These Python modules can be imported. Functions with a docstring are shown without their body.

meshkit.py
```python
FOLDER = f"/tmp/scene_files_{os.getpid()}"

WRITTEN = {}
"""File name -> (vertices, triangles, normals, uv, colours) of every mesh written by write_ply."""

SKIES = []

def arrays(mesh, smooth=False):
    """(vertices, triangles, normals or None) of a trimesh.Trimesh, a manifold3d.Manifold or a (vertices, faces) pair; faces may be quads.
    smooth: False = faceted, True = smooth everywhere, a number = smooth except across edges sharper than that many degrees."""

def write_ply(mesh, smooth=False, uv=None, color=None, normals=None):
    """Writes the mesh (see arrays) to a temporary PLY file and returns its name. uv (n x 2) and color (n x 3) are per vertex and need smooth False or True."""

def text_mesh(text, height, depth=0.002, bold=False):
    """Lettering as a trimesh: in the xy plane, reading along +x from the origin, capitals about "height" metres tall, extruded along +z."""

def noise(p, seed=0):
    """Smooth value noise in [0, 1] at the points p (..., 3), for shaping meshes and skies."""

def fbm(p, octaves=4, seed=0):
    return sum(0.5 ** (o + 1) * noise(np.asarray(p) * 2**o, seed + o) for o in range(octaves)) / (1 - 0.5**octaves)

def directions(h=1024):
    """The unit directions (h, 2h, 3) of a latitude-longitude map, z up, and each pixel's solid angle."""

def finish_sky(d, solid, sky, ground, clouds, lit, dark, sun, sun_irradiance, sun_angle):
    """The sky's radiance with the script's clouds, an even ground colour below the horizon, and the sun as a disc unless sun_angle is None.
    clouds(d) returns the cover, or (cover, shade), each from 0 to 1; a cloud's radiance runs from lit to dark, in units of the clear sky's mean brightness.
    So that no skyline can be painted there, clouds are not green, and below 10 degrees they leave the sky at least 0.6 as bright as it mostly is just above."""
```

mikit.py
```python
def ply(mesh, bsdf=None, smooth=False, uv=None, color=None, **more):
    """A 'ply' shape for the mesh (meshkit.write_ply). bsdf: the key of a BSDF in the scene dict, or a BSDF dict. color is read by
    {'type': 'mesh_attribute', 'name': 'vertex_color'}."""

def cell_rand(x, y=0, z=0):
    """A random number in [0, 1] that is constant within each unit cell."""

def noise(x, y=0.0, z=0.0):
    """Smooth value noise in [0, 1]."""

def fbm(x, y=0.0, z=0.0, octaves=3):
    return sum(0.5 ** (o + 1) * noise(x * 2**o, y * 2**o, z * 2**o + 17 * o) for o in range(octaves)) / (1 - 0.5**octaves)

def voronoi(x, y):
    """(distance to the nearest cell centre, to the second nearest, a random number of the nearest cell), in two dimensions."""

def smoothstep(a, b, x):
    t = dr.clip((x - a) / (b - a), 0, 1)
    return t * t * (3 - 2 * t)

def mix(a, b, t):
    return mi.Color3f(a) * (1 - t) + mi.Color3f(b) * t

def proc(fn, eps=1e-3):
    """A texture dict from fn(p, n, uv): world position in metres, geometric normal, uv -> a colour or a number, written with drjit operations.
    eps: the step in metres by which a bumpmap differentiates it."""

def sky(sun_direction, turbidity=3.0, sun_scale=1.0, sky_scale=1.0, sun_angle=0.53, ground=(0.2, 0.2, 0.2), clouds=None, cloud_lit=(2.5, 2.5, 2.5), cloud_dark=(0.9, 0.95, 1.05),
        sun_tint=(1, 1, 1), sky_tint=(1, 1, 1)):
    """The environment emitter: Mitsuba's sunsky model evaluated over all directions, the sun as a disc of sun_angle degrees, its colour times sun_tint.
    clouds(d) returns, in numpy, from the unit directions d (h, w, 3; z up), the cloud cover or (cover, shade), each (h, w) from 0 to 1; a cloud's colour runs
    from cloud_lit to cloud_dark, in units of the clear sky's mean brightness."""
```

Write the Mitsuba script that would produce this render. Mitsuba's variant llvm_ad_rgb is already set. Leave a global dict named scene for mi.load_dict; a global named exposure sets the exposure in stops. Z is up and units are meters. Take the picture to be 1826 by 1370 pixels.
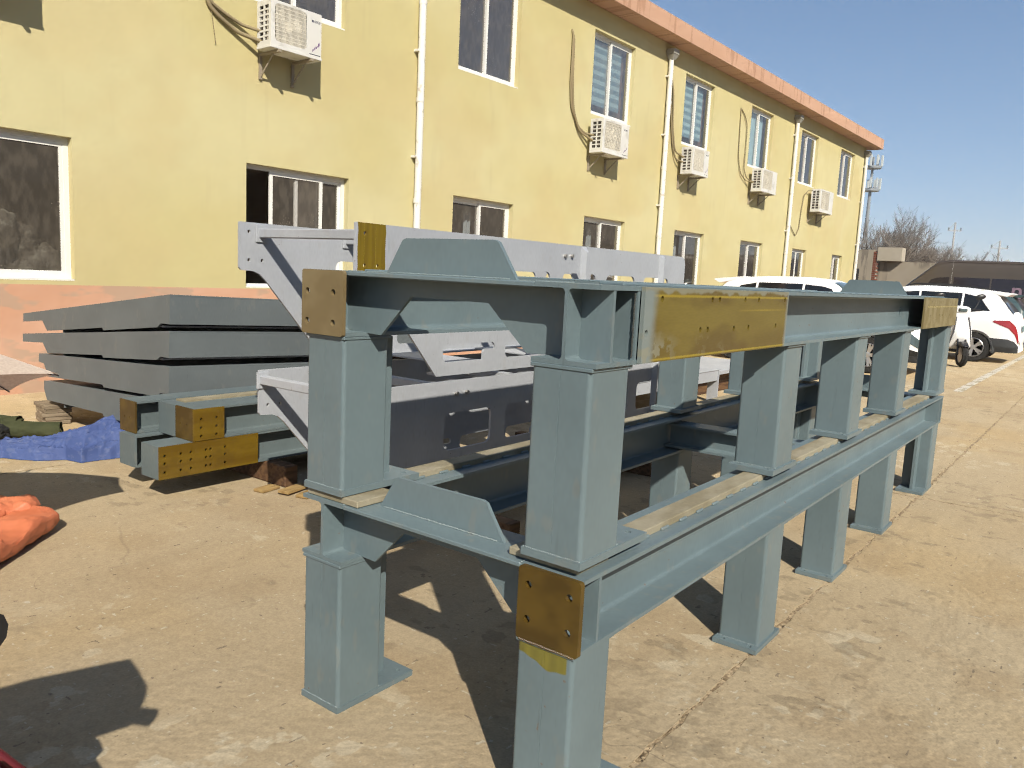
import math, random
import numpy as np
import trimesh
import manifold3d as m3
from shapely.geometry import Polygon, Point, box as sbox
from shapely import affinity
import drjit as dr
import mitsuba as mi
import mikit, meshkit
from mikit import proc, fbm, noise, voronoi, smoothstep, mix, cell_rand

T = mi.ScalarTransform4f
scene, labels = {}, {}
rng = np.random.default_rng(7)
random.seed(7)

# ------------------------------------------------------------------ camera, sky, exposure
ROTVEC = np.array([1.595985, -0.746147, 0.718387])
CAM = np.array([-1.7282, -1.0391, 1.55])
FOV = 65.684


def rodrigues(r):
    a = np.linalg.norm(r)
    k = r / a
    K = np.array([[0, -k[2], k[1]], [k[2], 0, -k[0]], [-k[1], k[0], 0]])
    return np.eye(3) + math.sin(a) * K + (1 - math.cos(a)) * K @ K


RIGHT, DOWN, FWD = rodrigues(ROTVEC)
M = np.eye(4)
M[:3, 0], M[:3, 1], M[:3, 2], M[:3, 3] = -RIGHT, -DOWN, FWD, CAM
scene['camera'] = {'type': 'perspective', 'fov': FOV, 'fov_axis': 'x', 'near_clip': 0.05, 'far_clip': 9000.0, 'to_world': T(M.tolist())}
SUN = np.array([-0.89, -1.10, 1.0])
scene['sky'] = mikit.sky(SUN.tolist(), turbidity=3.0, sun_scale=1.80, sky_scale=1.0, sun_tint=(0.87, 1.0, 1.23), sky_tint=(0.88, 0.985, 1.13), ground=(0.34, 0.28, 0.20))
exposure = 1.66


# ------------------------------------------------------------------ helpers
def numbered(key):
    if key not in scene and key not in labels:
        return key
    i = 1
    while f'{key}_{i:03d}' in scene or f'{key}_{i:03d}' in labels:
        i += 1
    return f'{key}_{i:03d}'


def thing(name, label, cat, group=None):
    key = numbered(name)
    labels[key] = {'label': label, 'category': cat}
    if group:
        labels[key]['group'] = group
    return key


USED = set()


def put(key, mesh, mat, smooth=False, **kw):
    scene[key] = mikit.ply(mesh, mat, smooth=smooth, **kw)
    return key


def part(parent, name, mesh, mat, smooth=False, label=None, stuff=False, **kw):
    base = f'{parent}__{name}'
    key, i = base, 0
    while key in scene or key in USED:
        i += 1
        key = f'{base}_{i:03d}'
    USED.add(key)
    put(key, mesh, mat, smooth, **kw)
    d = {}
    if label:
        d['label'] = label
    if stuff:
        d['kind'] = 'stuff'
    if d:
        labels[key] = d
    return key


def node(parent, name):
    """A part with no mesh of its own, whose sub-parts follow."""
    base = f'{parent}__{name}'
    key, i = base, 0
    while key in scene or key in USED:
        i += 1
        key = f'{base}_{i:03d}'
    USED.add(key)
    return key


def struct(name, mesh, mat, smooth=False, stuff=False):
    put(name, mesh, mat, smooth)
    labels[name] = {'kind': 'structure'}
    return name


def cat(ms):
    return trimesh.util.concatenate([m for m in ms if m is not None])


def box(x0, x1, y0, y1, z0, z1, b=0.0):
    if b <= 0:
        m = trimesh.creation.box((x1 - x0, y1 - y0, z1 - z0))
        m.apply_translation(((x0 + x1) / 2, (y0 + y1) / 2, (z0 + z1) / 2))
        return m
    pts = []
    for x, sx in ((x0, 1), (x1, -1)):
        for y, sy in ((y0, 1), (y1, -1)):
            for z, sz in ((z0, 1), (z1, -1)):
                pts += [(x + sx * b, y + sy * b, z), (x + sx * b, y, z + sz * b), (x, y + sy * b, z + sz * b)]
    return trimesh.convex.convex_hull(np.array(pts))


def extr(poly, axis, a0, a1):
    """Extrude a shapely polygon along a world axis. axis 'x': polygon in (y,z); 'y': polygon in (x,z); 'z': polygon in (x,y)."""
    if poly.geom_type == 'MultiPolygon':
        return cat([extr(g, axis, a0, a1) for g in poly.geoms])
    m = trimesh.creation.extrude_polygon(poly, abs(a1 - a0), engine='earcut')
    v = m.vertices.copy()
    lo = min(a0, a1)
    if axis == 'x':
        w = np.c_[v[:, 2] + lo, v[:, 0], v[:, 1]]
        f = m.faces
    elif axis == 'y':
        w = np.c_[v[:, 0], v[:, 2] + lo, v[:, 1]]
        f = m.faces[:, ::-1]
    else:
        w = np.c_[v[:, 0], v[:, 1], v[:, 2] + lo]
        f = m.faces
    return trimesh.Trimesh(w, f, process=False)


def rrect(x0, z0, x1, z1, r):
    return sbox(x0 + r, z0 + r, x1 - r, z1 - r).buffer(r, quad_segs=5)


def tube(pts, r, sides=8, closed_caps=True):
    p = np.asarray(pts, float)
    r = np.broadcast_to(np.asarray(r, float), (len(p),))
    t = np.gradient(p, axis=0)
    t /= np.linalg.norm(t, axis=1, keepdims=True) + 1e-12
    up = np.array([0, 0, 1.0]) if abs(t[0, 2]) < 0.9 else np.array([1.0, 0, 0])
    a = np.cross(t, up)
    bad = np.linalg.norm(a, axis=1) < 1e-3
    a[bad] = np.cross(t[bad], [0.3, 1.0, 0.1])
    a /= np.linalg.norm(a, axis=1, keepdims=True)
    b = np.cross(t, a)
    ang = np.arange(sides) * 2 * np.pi / sides
    v = p[:, None] + r[:, None, None] * (np.cos(ang)[None, :, None] * a[:, None] + np.sin(ang)[None, :, None] * b[:, None])
    n = len(p)
    i, j = np.meshgrid(np.arange(n - 1), np.arange(sides), indexing='ij')
    q = np.stack([i * sides + j, i * sides + (j + 1) % sides, (i + 1) * sides + (j + 1) % sides, (i + 1) * sides + j], -1).reshape(-1, 4)
    f = np.vstack([q[:, [0, 1, 2]], q[:, [0, 2, 3]]])
    v = v.reshape(-1, 3)
    if closed_caps:
        v = np.vstack([v, p[:1], p[-1:]])
        k = np.arange(sides)
        f = np.vstack([f, np.stack([k * 0 + n * sides, (k + 1) % sides, k], 1), np.stack([k * 0 + n * sides + 1, (n - 1) * sides + k, (n - 1) * sides + (k + 1) % sides], 1)])
    m = trimesh.Trimesh(v, f, process=False)
    return m


def lathe(profile, axis_to=None, n=24):
    """profile [(r,z)...] revolved around z."""
    return trimesh.creation.revolve(np.array(profile, float), sections=n)


def grid_mesh(P):
    h, w = P.shape[:2]
    i, j = np.meshgrid(np.arange(h - 1), np.arange(w - 1), indexing='ij')
    q = np.stack([i * w + j, i * w + j + 1, (i + 1) * w + j + 1, (i + 1) * w + j], -1).reshape(-1, 4)
    return trimesh.Trimesh(P.reshape(-1, 3), np.vstack([q[:, [0, 1, 2]], q[:, [0, 2, 3]]]), process=False)


def xf(mesh, mat):
    m = mesh.copy()
    m.apply_transform(mat)
    return m


def rotz(deg, loc=(0, 0, 0)):
    a = math.radians(deg)
    m = np.eye(4)
    m[:2, :2] = [[math.cos(a), -math.sin(a)], [math.sin(a), math.cos(a)]]
    m[:3, 3] = loc
    return m


def blob(center, radii, rot, seed, amp=0.25, fr=2.5, sub=4):
    b = trimesh.creation.icosphere(sub, 1.0)
    n = meshkit.fbm(b.vertices * fr + seed * 7.3, 4, seed)
    rdg = 1 - np.abs(2 * meshkit.fbm(b.vertices * fr * 1.7 + seed * 3.1, 3, seed + 5) - 1)
    b.vertices *= (1 + amp * (n - 0.5) * 2 + amp * 0.5 * (rdg - 0.6))[:, None]
    b.vertices *= radii
    b.apply_transform(rotz(rot))
    b.apply_translation(center)
    b.vertices[:, 2] = np.maximum(b.vertices[:, 2], 0.003)
    return b


# ------------------------------------------------------------------ materials
ALBEDO = 0.60      # the colours below are as the eye takes them in sunlight; this brings them to the base colours of dusty concrete, render and paint


def principled(color, rough=0.5, metallic=0.0, spec=0.4, two=False, **kw):
    if isinstance(color, dict):
        inner = mikit._FUNCTIONS[color['fn']]
        color = proc(lambda p, n, uv: inner(p, n, uv) * ALBEDO)
    else:
        color = [c * (ALBEDO if metallic < 0.7 else 1.0) for c in color]
    d = {'type': 'principled', 'base_color': color if isinstance(color, dict) else {'type': 'rgb', 'value': list(color)}, 'roughness': rough, 'metallic': metallic, 'specular': spec, **kw}
    return {'type': 'twosided', 'bsdf': d} if two else d


def bumped(d, fn, scale, eps=1e-3):
    return {'type': 'bumpmap', 'arbitrary': proc(fn, eps), 'scale': scale, 'bsdf': d}


def steel_fn(c0, c1, dirt=(0.30, 0.28, 0.23), amount=0.25):
    def fn(p, n, uv):
        a = fbm(p.x * 2.3 + 3, p.y * 2.3, p.z * 2.3, 3)
        c = mix(c0, c1, smoothstep(0.3, 0.7, a))
        g = noise(p.x * 130, p.y * 130, p.z * 45)
        c = c * (0.965 + 0.07 * g) * (0.93 + 0.14 * fbm(p.x * 6, p.y * 6, p.z * 3, 4))
        s = fbm(p.x * 26, p.y * 26, p.z * 9 + 11, 4)
        c = mix(c, dirt, amount * smoothstep(0.62, 0.78, s))
        sc = noise(p.x * 70 + 5, p.y * 70, p.z * 6)
        ru = noise(p.x * 52, p.y * 52 + 3, p.z * 52)
        c = mix(c, (0.20, 0.11, 0.055), 0.55 * smoothstep(0.935, 0.965, ru) * smoothstep(0.52, 0.62, fbm(p.x * 3 + 2, p.y * 3, p.z * 3, 3)))
        return c * (1.0 - 0.10 * smoothstep(0.90, 0.97, sc))
    return fn


def grain(k):
    return lambda p, n, uv: noise(p.x * k, p.y * k, p.z * k)


scene['mat_steel'] = bumped(principled(proc(steel_fn((0.160, 0.218, 0.240), (0.182, 0.246, 0.270))), 0.40, 0.0, 0.45), grain(240), 0.00022)
scene['mat_steel_pile'] = bumped(principled(proc(steel_fn((0.150, 0.190, 0.200), (0.172, 0.215, 0.224))), 0.45, 0.0, 0.4), grain(240), 0.00022)
scene['mat_steel_dark'] = bumped(principled(proc(steel_fn((0.150, 0.173, 0.182), (0.172, 0.197, 0.206), amount=0.2)), 0.5, 0.0, 0.35), grain(260), 0.00022)


def gold_fn(p, n, uv):
    streak = fbm(p.x * 2, p.y * 2, p.z * 26, 3)
    c = mix((0.148, 0.084, 0.006), (0.195, 0.120, 0.009), smoothstep(0.3, 0.7, streak))
    blot = fbm(p.x * 7, p.y * 7, p.z * 9 + 5, 4)
    c = mix(c, (0.105, 0.060, 0.010), 0.5 * smoothstep(0.48, 0.70, blot))
    return c * (0.92 + 0.16 * noise(p.x * 90, p.y * 90, p.z * 220))


def gold_v_fn(p, n, uv):
    streak = fbm(p.x * 70, p.y * 70, p.z * 2, 3)
    return mix((0.175, 0.115, 0.008), (0.235, 0.16, 0.011), smoothstep(0.2, 0.8, streak))


def gold_side_fn(p, n, uv):
    c = mix((0.135, 0.094, 0.014), (0.195, 0.148, 0.026), smoothstep(0.25, 0.75, fbm(p.x * 1.6, p.z * 7, 2.0, 3)))
    c = mix(c, (0.098, 0.060, 0.012), 0.7 * smoothstep(0.40, 0.64, fbm(p.x * 2.6 + 3, p.z * 9, 5.0, 4)))
    c = c * (0.93 + 0.14 * noise(p.x * 60, 1.0, p.z * 240))
    c = mix(c, (0.36, 0.27, 0.025), 0.8 * smoothstep(0.005, 0.0, dr.abs(p.z - 1.466)) * smoothstep(0.35, 0.6, fbm(p.x * 4, 1.0, 9.0, 2)) + 0.9 * smoothstep(0.006, 0.001, dr.abs(p.z - 1.511)) + 0.9 * smoothstep(0.005, 0.001, dr.abs(p.z - 1.331)))  # three bright yellow highlight lines painted into the colour
    w = 0.035 * (fbm(p.x * 14, p.z * 14, 3.0, 3) - 0.5)
    edge = smoothstep(0.245, 0.300, p.x + w) * smoothstep(1.386, 1.350, p.x + w)
    c2 = mix((0.235, 0.28, 0.275), c, edge)
    sm = fbm(p.x * 40, p.z * 60, 7.0, 5)
    zone = smoothstep(0.50, 0.66, fbm(p.x * 5 + 1, p.z * 9, 13.0, 3)) * smoothstep(0.95, 0.45, p.x)
    c2 = mix(c2, (0.30, 0.29, 0.20), 0.75 * zone * smoothstep(0.50, 0.58, sm))
    low = smoothstep(0.47, 0.30, p.x) * smoothstep(1.42, 1.37, p.z + 0.05 * (fbm(p.x * 16, p.z * 16, 6.0, 3) - 0.5))
    c2 = mix(c2, (0.29, 0.29, 0.215), 0.70 * low * smoothstep(0.44, 0.56, fbm(p.x * 30, p.z * 45, 8.0, 4)))
    top = smoothstep(1.517, 1.527, p.z + 0.022 * (fbm(p.x * 20, 2.0, 1.0, 3) - 0.5))
    return mix(c2, (0.27, 0.27, 0.20), 0.85 * top)


def olive_plate_fn(p, n, uv):
    b = fbm(p.x * 9, p.y * 9, p.z * 9, 4)
    c = mix((0.215, 0.160, 0.078), (0.26, 0.20, 0.105), smoothstep(0.35, 0.65, b))
    d = fbm(p.x * 5 + 4, p.y * 5, p.z * 5, 3)
    e = smoothstep(0.50, 0.62, d + 0.9 * (dr.abs(p.y - 1.08) - 0.06))
    return mix(c, (0.32, 0.29, 0.19), 0.45 * e)


def far_plate_fn(p, n, uv):
    b = fbm(p.x * 12, p.y * 9, p.z * 12, 4)
    c = mix((0.22, 0.175, 0.075), (0.28, 0.235, 0.12), smoothstep(0.35, 0.65, b))
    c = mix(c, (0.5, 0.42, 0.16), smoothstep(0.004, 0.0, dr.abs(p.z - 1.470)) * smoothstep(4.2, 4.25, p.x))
    return c


def gold_shaded_fn(p, n, uv):  # gold coating with shade painted in, for the less lit end faces
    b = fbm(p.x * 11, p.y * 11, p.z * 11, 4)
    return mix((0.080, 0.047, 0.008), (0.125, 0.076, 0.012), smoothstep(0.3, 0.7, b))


scene['mat_gold'] = principled(proc(gold_fn), 0.28, 0.0, 0.5, clearcoat=0.5, clearcoat_gloss=0.75)
scene['mat_gold_stripes'] = principled(proc(gold_v_fn), 0.28, 0.0, 0.5, clearcoat=0.5, clearcoat_gloss=0.75)
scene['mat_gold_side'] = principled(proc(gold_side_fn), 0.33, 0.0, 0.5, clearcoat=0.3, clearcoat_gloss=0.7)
scene['mat_olive_plate'] = principled(proc(olive_plate_fn), 0.45, 0.0, 0.4)
scene['mat_far_plate'] = principled(proc(far_plate_fn), 0.45, 0.0, 0.4)
scene['mat_gold_shaded'] = principled(proc(gold_shaded_fn), 0.38, 0.0, 0.4, clearcoat=0.2, clearcoat_gloss=0.7)


def drip_leg_fn(p, n, uv):
    c = steel_fn((0.160, 0.218, 0.240), (0.182, 0.246, 0.270))(p, n, uv)
    edge = 0.462 + 0.045 * fbm(p.y * 11, 1.0, 3.0, 3)
    k = smoothstep(edge, edge + 0.006, p.z) * smoothstep(0.030, 0.036, p.y) * smoothstep(0.02, 0.0, p.x)
    t = fbm(p.y * 50, p.z * 8, 2.0, 3)
    return mix(c, mix((0.17, 0.145, 0.012), (0.27, 0.23, 0.02), t), 0.90 * k)


scene['mat_steel_drip'] = principled(proc(drip_leg_fn), 0.42, 0.0, 0.45)


def rail_fn(p, n, uv):
    b = fbm(p.x * 6, p.y * 14, p.z * 4, 4)
    c = mix((0.30, 0.26, 0.17), (0.40, 0.36, 0.26), smoothstep(0.35, 0.65, b))
    return c * (0.92 + 0.16 * noise(p.x * 120, p.y * 120, p.z * 120))


scene['mat_rail'] = principled(proc(rail_fn), 0.6, 0.0, 0.3)
scene['mat_weld'] = principled(proc(steel_fn((0.19, 0.245, 0.26), (0.21, 0.27, 0.285))), 0.45)
scene['mat_weld_dark'] = principled((0.06, 0.065, 0.06), 0.6)
scene['mat_bare'] = principled((0.45, 0.43, 0.40), 0.35, 0.8)
scene['mat_light_grey'] = bumped(principled(proc(steel_fn((0.465, 0.49, 0.535), (0.51, 0.538, 0.582), (0.40, 0.36, 0.30), 0.15)), 0.45, 0.0, 0.4), grain(240), 0.00018)


def light_gold_fn(p, n, uv):
    c = steel_fn((0.465, 0.49, 0.535), (0.51, 0.538, 0.582), (0.40, 0.36, 0.30), 0.15)(p, n, uv)
    g = gold_v_fn(p, n, uv)
    bead = smoothstep(0.003, 0.0, dr.abs(p.x - 0.925)) + smoothstep(0.003, 0.0, dr.abs(p.x - 1.0))  # vertical shine lines painted into the coating colour, nothing raised
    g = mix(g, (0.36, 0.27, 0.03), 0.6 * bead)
    w = 0.006 * (fbm(p.z * 25, 1.0, 2.0, 3) - 0.5)
    k = smoothstep(0.882, 0.886, p.x + w) * smoothstep(0.0, 0.004, dr.select(p.z < 0.955, 1.13, 1.068) - p.x - w)
    return mix(c, g, k)


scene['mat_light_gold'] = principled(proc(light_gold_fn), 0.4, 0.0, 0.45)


def wall_fn(p, n, uv):
    a = fbm(p.x * 0.45, p.y * 0.35, p.z * 0.6, 4)
    c = mix((0.725, 0.635, 0.32), (0.775, 0.70, 0.395), smoothstep(0.32, 0.68, a))
    c = mix(c, (0.72, 0.59, 0.305), 0.40 * smoothstep(0.50, 0.66, fbm(p.x * 0.7 + 5, p.z * 0.9, 6.0, 4)))
    b = fbm(p.x * 3.5, p.y * 2.5, p.z * 2.2 + 9, 4)
    c = c * (0.955 + 0.09 * b)
    st = fbm(p.x * 9, 1.0, p.z * 0.6, 3)
    c = mix(c, (0.50, 0.42, 0.27), 0.10 * smoothstep(0.60, 0.75, st) * smoothstep(0.5, 0.65, fbm(p.x * 0.8, p.z * 0.8, 4.0, 3)))
    pk = mix((0.76, 0.42, 0.27), (0.82, 0.49, 0.335), smoothstep(0.3, 0.7, fbm(p.x * 1.4, p.z * 2.2, 3.0, 4)))
    pk = mix(pk, (0.55, 0.42, 0.31), 0.6 * smoothstep(0.54, 0.66, fbm(p.x * 3, p.z * 7, 8.0, 4)) * smoothstep(0.50, 0.60, fbm(p.x * 0.9, p.z * 0.9, 15.0, 2)))
    return mix(c, pk, smoothstep(1.189, 1.186, p.z))


scene['mat_wall'] = bumped(principled(proc(wall_fn), 0.85, 0.0, 0.15), lambda p, n, uv: fbm(p.x * 25, p.y * 25, p.z * 25, 3), 0.004)


def fascia_fn(p, n, uv):
    c = mix((0.68, 0.40, 0.265), (0.75, 0.475, 0.335), fbm(p.x * 0.9, p.y, p.z * 3, 3))
    s = fbm(p.x * 9, 3.0, p.z * 0.8, 3)
    return mix(c, (0.40, 0.20, 0.12), 0.45 * smoothstep(0.58, 0.68, s))


scene['mat_fascia'] = bumped(principled(proc(fascia_fn), 0.8, 0.0, 0.2), lambda p, n, uv: fbm(p.x * 25, p.y * 25, p.z * 25, 3), 0.003)


def pvc_fn(p, n, uv):
    return mix((0.95, 0.94, 0.90), (1.05, 1.04, 1.0), fbm(p.x * 2, p.y * 2, p.z * 2, 3))


scene['mat_pvc'] = principled(proc(pvc_fn), 0.35, 0.0, 0.5)
scene['mat_pipe'] = principled(proc(lambda p, n, uv: mix(mix((0.98, 0.96, 0.90), (1.05, 1.03, 0.98), fbm(p.x * 3, p.y * 3, p.z * 1.5, 3)), (0.45, 0.36, 0.27), 0.5 * smoothstep(0.66, 0.72, fbm(p.x * 20, p.y * 20, p.z * 9, 3)))), 0.35)
scene['mat_glass'] = {'type': 'blendbsdf', 'weight': proc(lambda p, n, uv: 0.050 + 0.045 * smoothstep(0.35, 0.75, fbm(p.x * 19, p.y * 3, p.z * 6, 4)) + 0.02 * fbm(p.x * 2, p.y * 2, p.z * 2, 2) + 0.25 * smoothstep(0.80, 0.86, noise(p.x * 60, p.y * 60, p.z * 40)) * smoothstep(0.55, 0.7, fbm(p.x * 2, p.y * 2, p.z * 2 + 4, 2))),
                      'clear': {'type': 'thindielectric', 'int_ior': 1.52, 'ext_ior': 1.0}, 'dust': {'type': 'twosided', 'bsdf': {'type': 'diffuse', 'reflectance': {'type': 'rgb', 'value': [0.36, 0.31, 0.25]}}}}
scene['mat_room'] = principled((0.52, 0.42, 0.31), 0.9, two=True)
scene['mat_curtain'] = principled((0.38, 0.44, 0.47), 0.8, two=True)
scene['mat_blind_light'] = principled((0.36, 0.55, 0.60), 0.7, two=True)
scene['mat_blind_dark'] = principled((0.15, 0.28, 0.34), 0.7, two=True)
scene['mat_blind_drape'] = principled((0.14, 0.075, 0.045), 0.8, two=True)
scene['mat_ac'] = principled(proc(lambda p, n, uv: mix(mix((0.84, 0.82, 0.76), (0.92, 0.91, 0.87), fbm(p.x * 3, p.y * 3, p.z * 3, 3)), (0.45, 0.40, 0.31), 0.35 * smoothstep(0.58, 0.72, fbm(p.x * 7, p.y * 7, p.z * 5, 3)))), 0.45)
scene['mat_ac_grille'] = principled((0.98, 0.92, 0.78), 0.5)
scene['mat_dark'] = principled((0.03, 0.03, 0.03), 0.6)
scene['mat_fin'] = principled((0.17, 0.15, 0.13), 0.6)
scene['mat_bracket'] = principled((0.40, 0.34, 0.26), 0.6)
scene['mat_hose'] = principled((0.34, 0.27, 0.15), 0.75)
scene['mat_ink_grey'] = principled((0.10, 0.11, 0.14), 0.5)
scene['mat_ink_purple'] = principled((0.22, 0.12, 0.28), 0.5)
scene['mat_hopper'] = principled((0.42, 0.40, 0.35), 0.6)


def ground_fn(p, n, uv):
    x, y = p.x, p.y
    big = fbm(x * 0.35 + 4, y * 0.35, 1.0, 4)
    c = mix((0.50, 0.365, 0.215), (0.57, 0.435, 0.27), smoothstep(0.30, 0.70, big))
    c = mix(c, (0.48, 0.375, 0.25), 0.6 * smoothstep(0.35, 0.65, fbm(x * 0.18 + 9, y * 0.6, 7.0, 3)))
    med = fbm(x * 2.6, y * 2.6 + 8, 2.0, 5)
    c = mix(c, (0.41, 0.29, 0.17), 0.45 * smoothstep(0.50, 0.72, med))
    warm = fbm(x * 0.9 + 11, y * 0.9, 5.0, 3)
    c = mix(c, (0.54, 0.36, 0.165), 0.32 * smoothstep(0.50, 0.72, warm))
    # drag streaks
    s = fbm(x * 1.6 + 3, y * 11, 3.0, 4)
    c = mix(c, (0.40, 0.295, 0.18), 0.22 * smoothstep(0.54, 0.72, s))
    # pale cement scabs and splashes
    sc = fbm(x * 9 + 2, y * 9, 9.0, 5)
    m_ = fbm(x * 1.3 + 5, y * 1.3 + 3, 4.0, 3)
    c = mix(c, (0.70, 0.60, 0.44), 0.42 * smoothstep(0.61, 0.67, sc) * smoothstep(0.50, 0.66, m_))
    fl = noise(x * 46, y * 46, 2.0)
    c = mix(c, (0.66, 0.59, 0.46), 0.55 * smoothstep(0.92, 0.95, fl))
    # dark scuffs, oil dots and gouges
    dk = fbm(x * 11 + 20, y * 7.5, 6.0, 4)
    c = mix(c, (0.24, 0.18, 0.115), 0.42 * smoothstep(0.65, 0.73, dk) * smoothstep(0.42, 0.60, fbm(x * 1.1 + 3, y * 1.1, 12.0, 2)))
    dots = noise(x * 34 + 7, y * 34, 5.0)
    c = mix(c, (0.16, 0.125, 0.09), 0.55 * smoothstep(0.945, 0.965, dots))
    # hairline cracks
    w = fbm(x * 2.1, y * 2.1, 3.0, 3)
    d1, d2, k = voronoi(x * 0.30 + 0.35 * w, y * 0.30 + 0.35 * w)
    c = mix(c, (0.20, 0.155, 0.105), 0.4 * smoothstep(0.004, 0.001, d2 - d1) * smoothstep(0.42, 0.55, fbm(x * 0.5, y * 0.5, 8.0, 2)))
    g = noise(x * 180, y * 180, 0.0)
    g2 = noise(x * 75, y * 75, 4.0)
    return c * mi.Color3f(1.03, 1.08, 1.10) * (0.84 + 0.20 * g + 0.12 * g2)


def ground_bump(p, n, uv):
    return fbm(p.x * 30, p.y * 30, 0.0, 4) + 0.5 * fbm(p.x * 5.5 + 2, p.y * 5.5, 9.0, 5)


scene['mat_ground'] = bumped(principled(proc(ground_fn), 0.85, 0.0, 0.2), ground_bump, 0.008)
scene['mat_joint'] = bumped(principled(proc(lambda p, n, uv: mix((0.27, 0.20, 0.12), (0.56, 0.44, 0.29), smoothstep(0.25, 0.75, fbm(p.x * 70, p.y * 70, 1.0, 3)))), 0.95, 0.0, 0.1), grain(70), 0.02)
scene['mat_line'] = principled(proc(lambda p, n, uv: mix((0.36, 0.30, 0.20), (0.62, 0.58, 0.48), smoothstep(0.30, 0.50, fbm(p.x * 9, p.y * 9, 1.0, 4)))), 0.8)


def wood_fn(c0, c1):
    def fn(p, n, uv):
        g = fbm(p.x * 6 + 4 * noise(p.y * 2), p.y * 40, p.z * 40, 3)
        return mix(c0, c1, smoothstep(0.3, 0.7, g))
    return fn


scene['mat_wood_grey'] = principled(proc(wood_fn((0.21, 0.16, 0.105), (0.33, 0.26, 0.18))), 0.8)
scene['mat_wood_brown'] = principled(proc(wood_fn((0.10, 0.05, 0.025), (0.19, 0.10, 0.045))), 0.75)
scene['mat_wood_yellow'] = principled(proc(wood_fn((0.30, 0.19, 0.07), (0.45, 0.30, 0.12))), 0.8)
scene['mat_blue_tarp'] = principled(proc(lambda p, n, uv: mix(mix((0.055, 0.092, 0.27), (0.095, 0.145, 0.36), fbm(p.x * 6, p.y * 6, p.z * 6, 3)), (0.20, 0.245, 0.40), 0.35 * smoothstep(0.55, 0.72, fbm(p.x * 30, p.y * 30, p.z * 30, 5)))), 0.68, 0.0, 0.3, two=True)
scene['mat_green_cloth'] = principled(proc(lambda p, n, uv: mix((0.035, 0.045, 0.016), (0.085, 0.09, 0.035), fbm(p.x * 14, p.y * 14, p.z * 14, 4))), 0.9, two=True)
scene['mat_orange_tarp'] = principled(proc(lambda p, n, uv: mix((0.66, 0.175, 0.075), (0.78, 0.26, 0.13), fbm(p.x * 7, p.y * 7, p.z * 7, 4))), 0.55, 0.0, 0.4, two=True)
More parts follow.
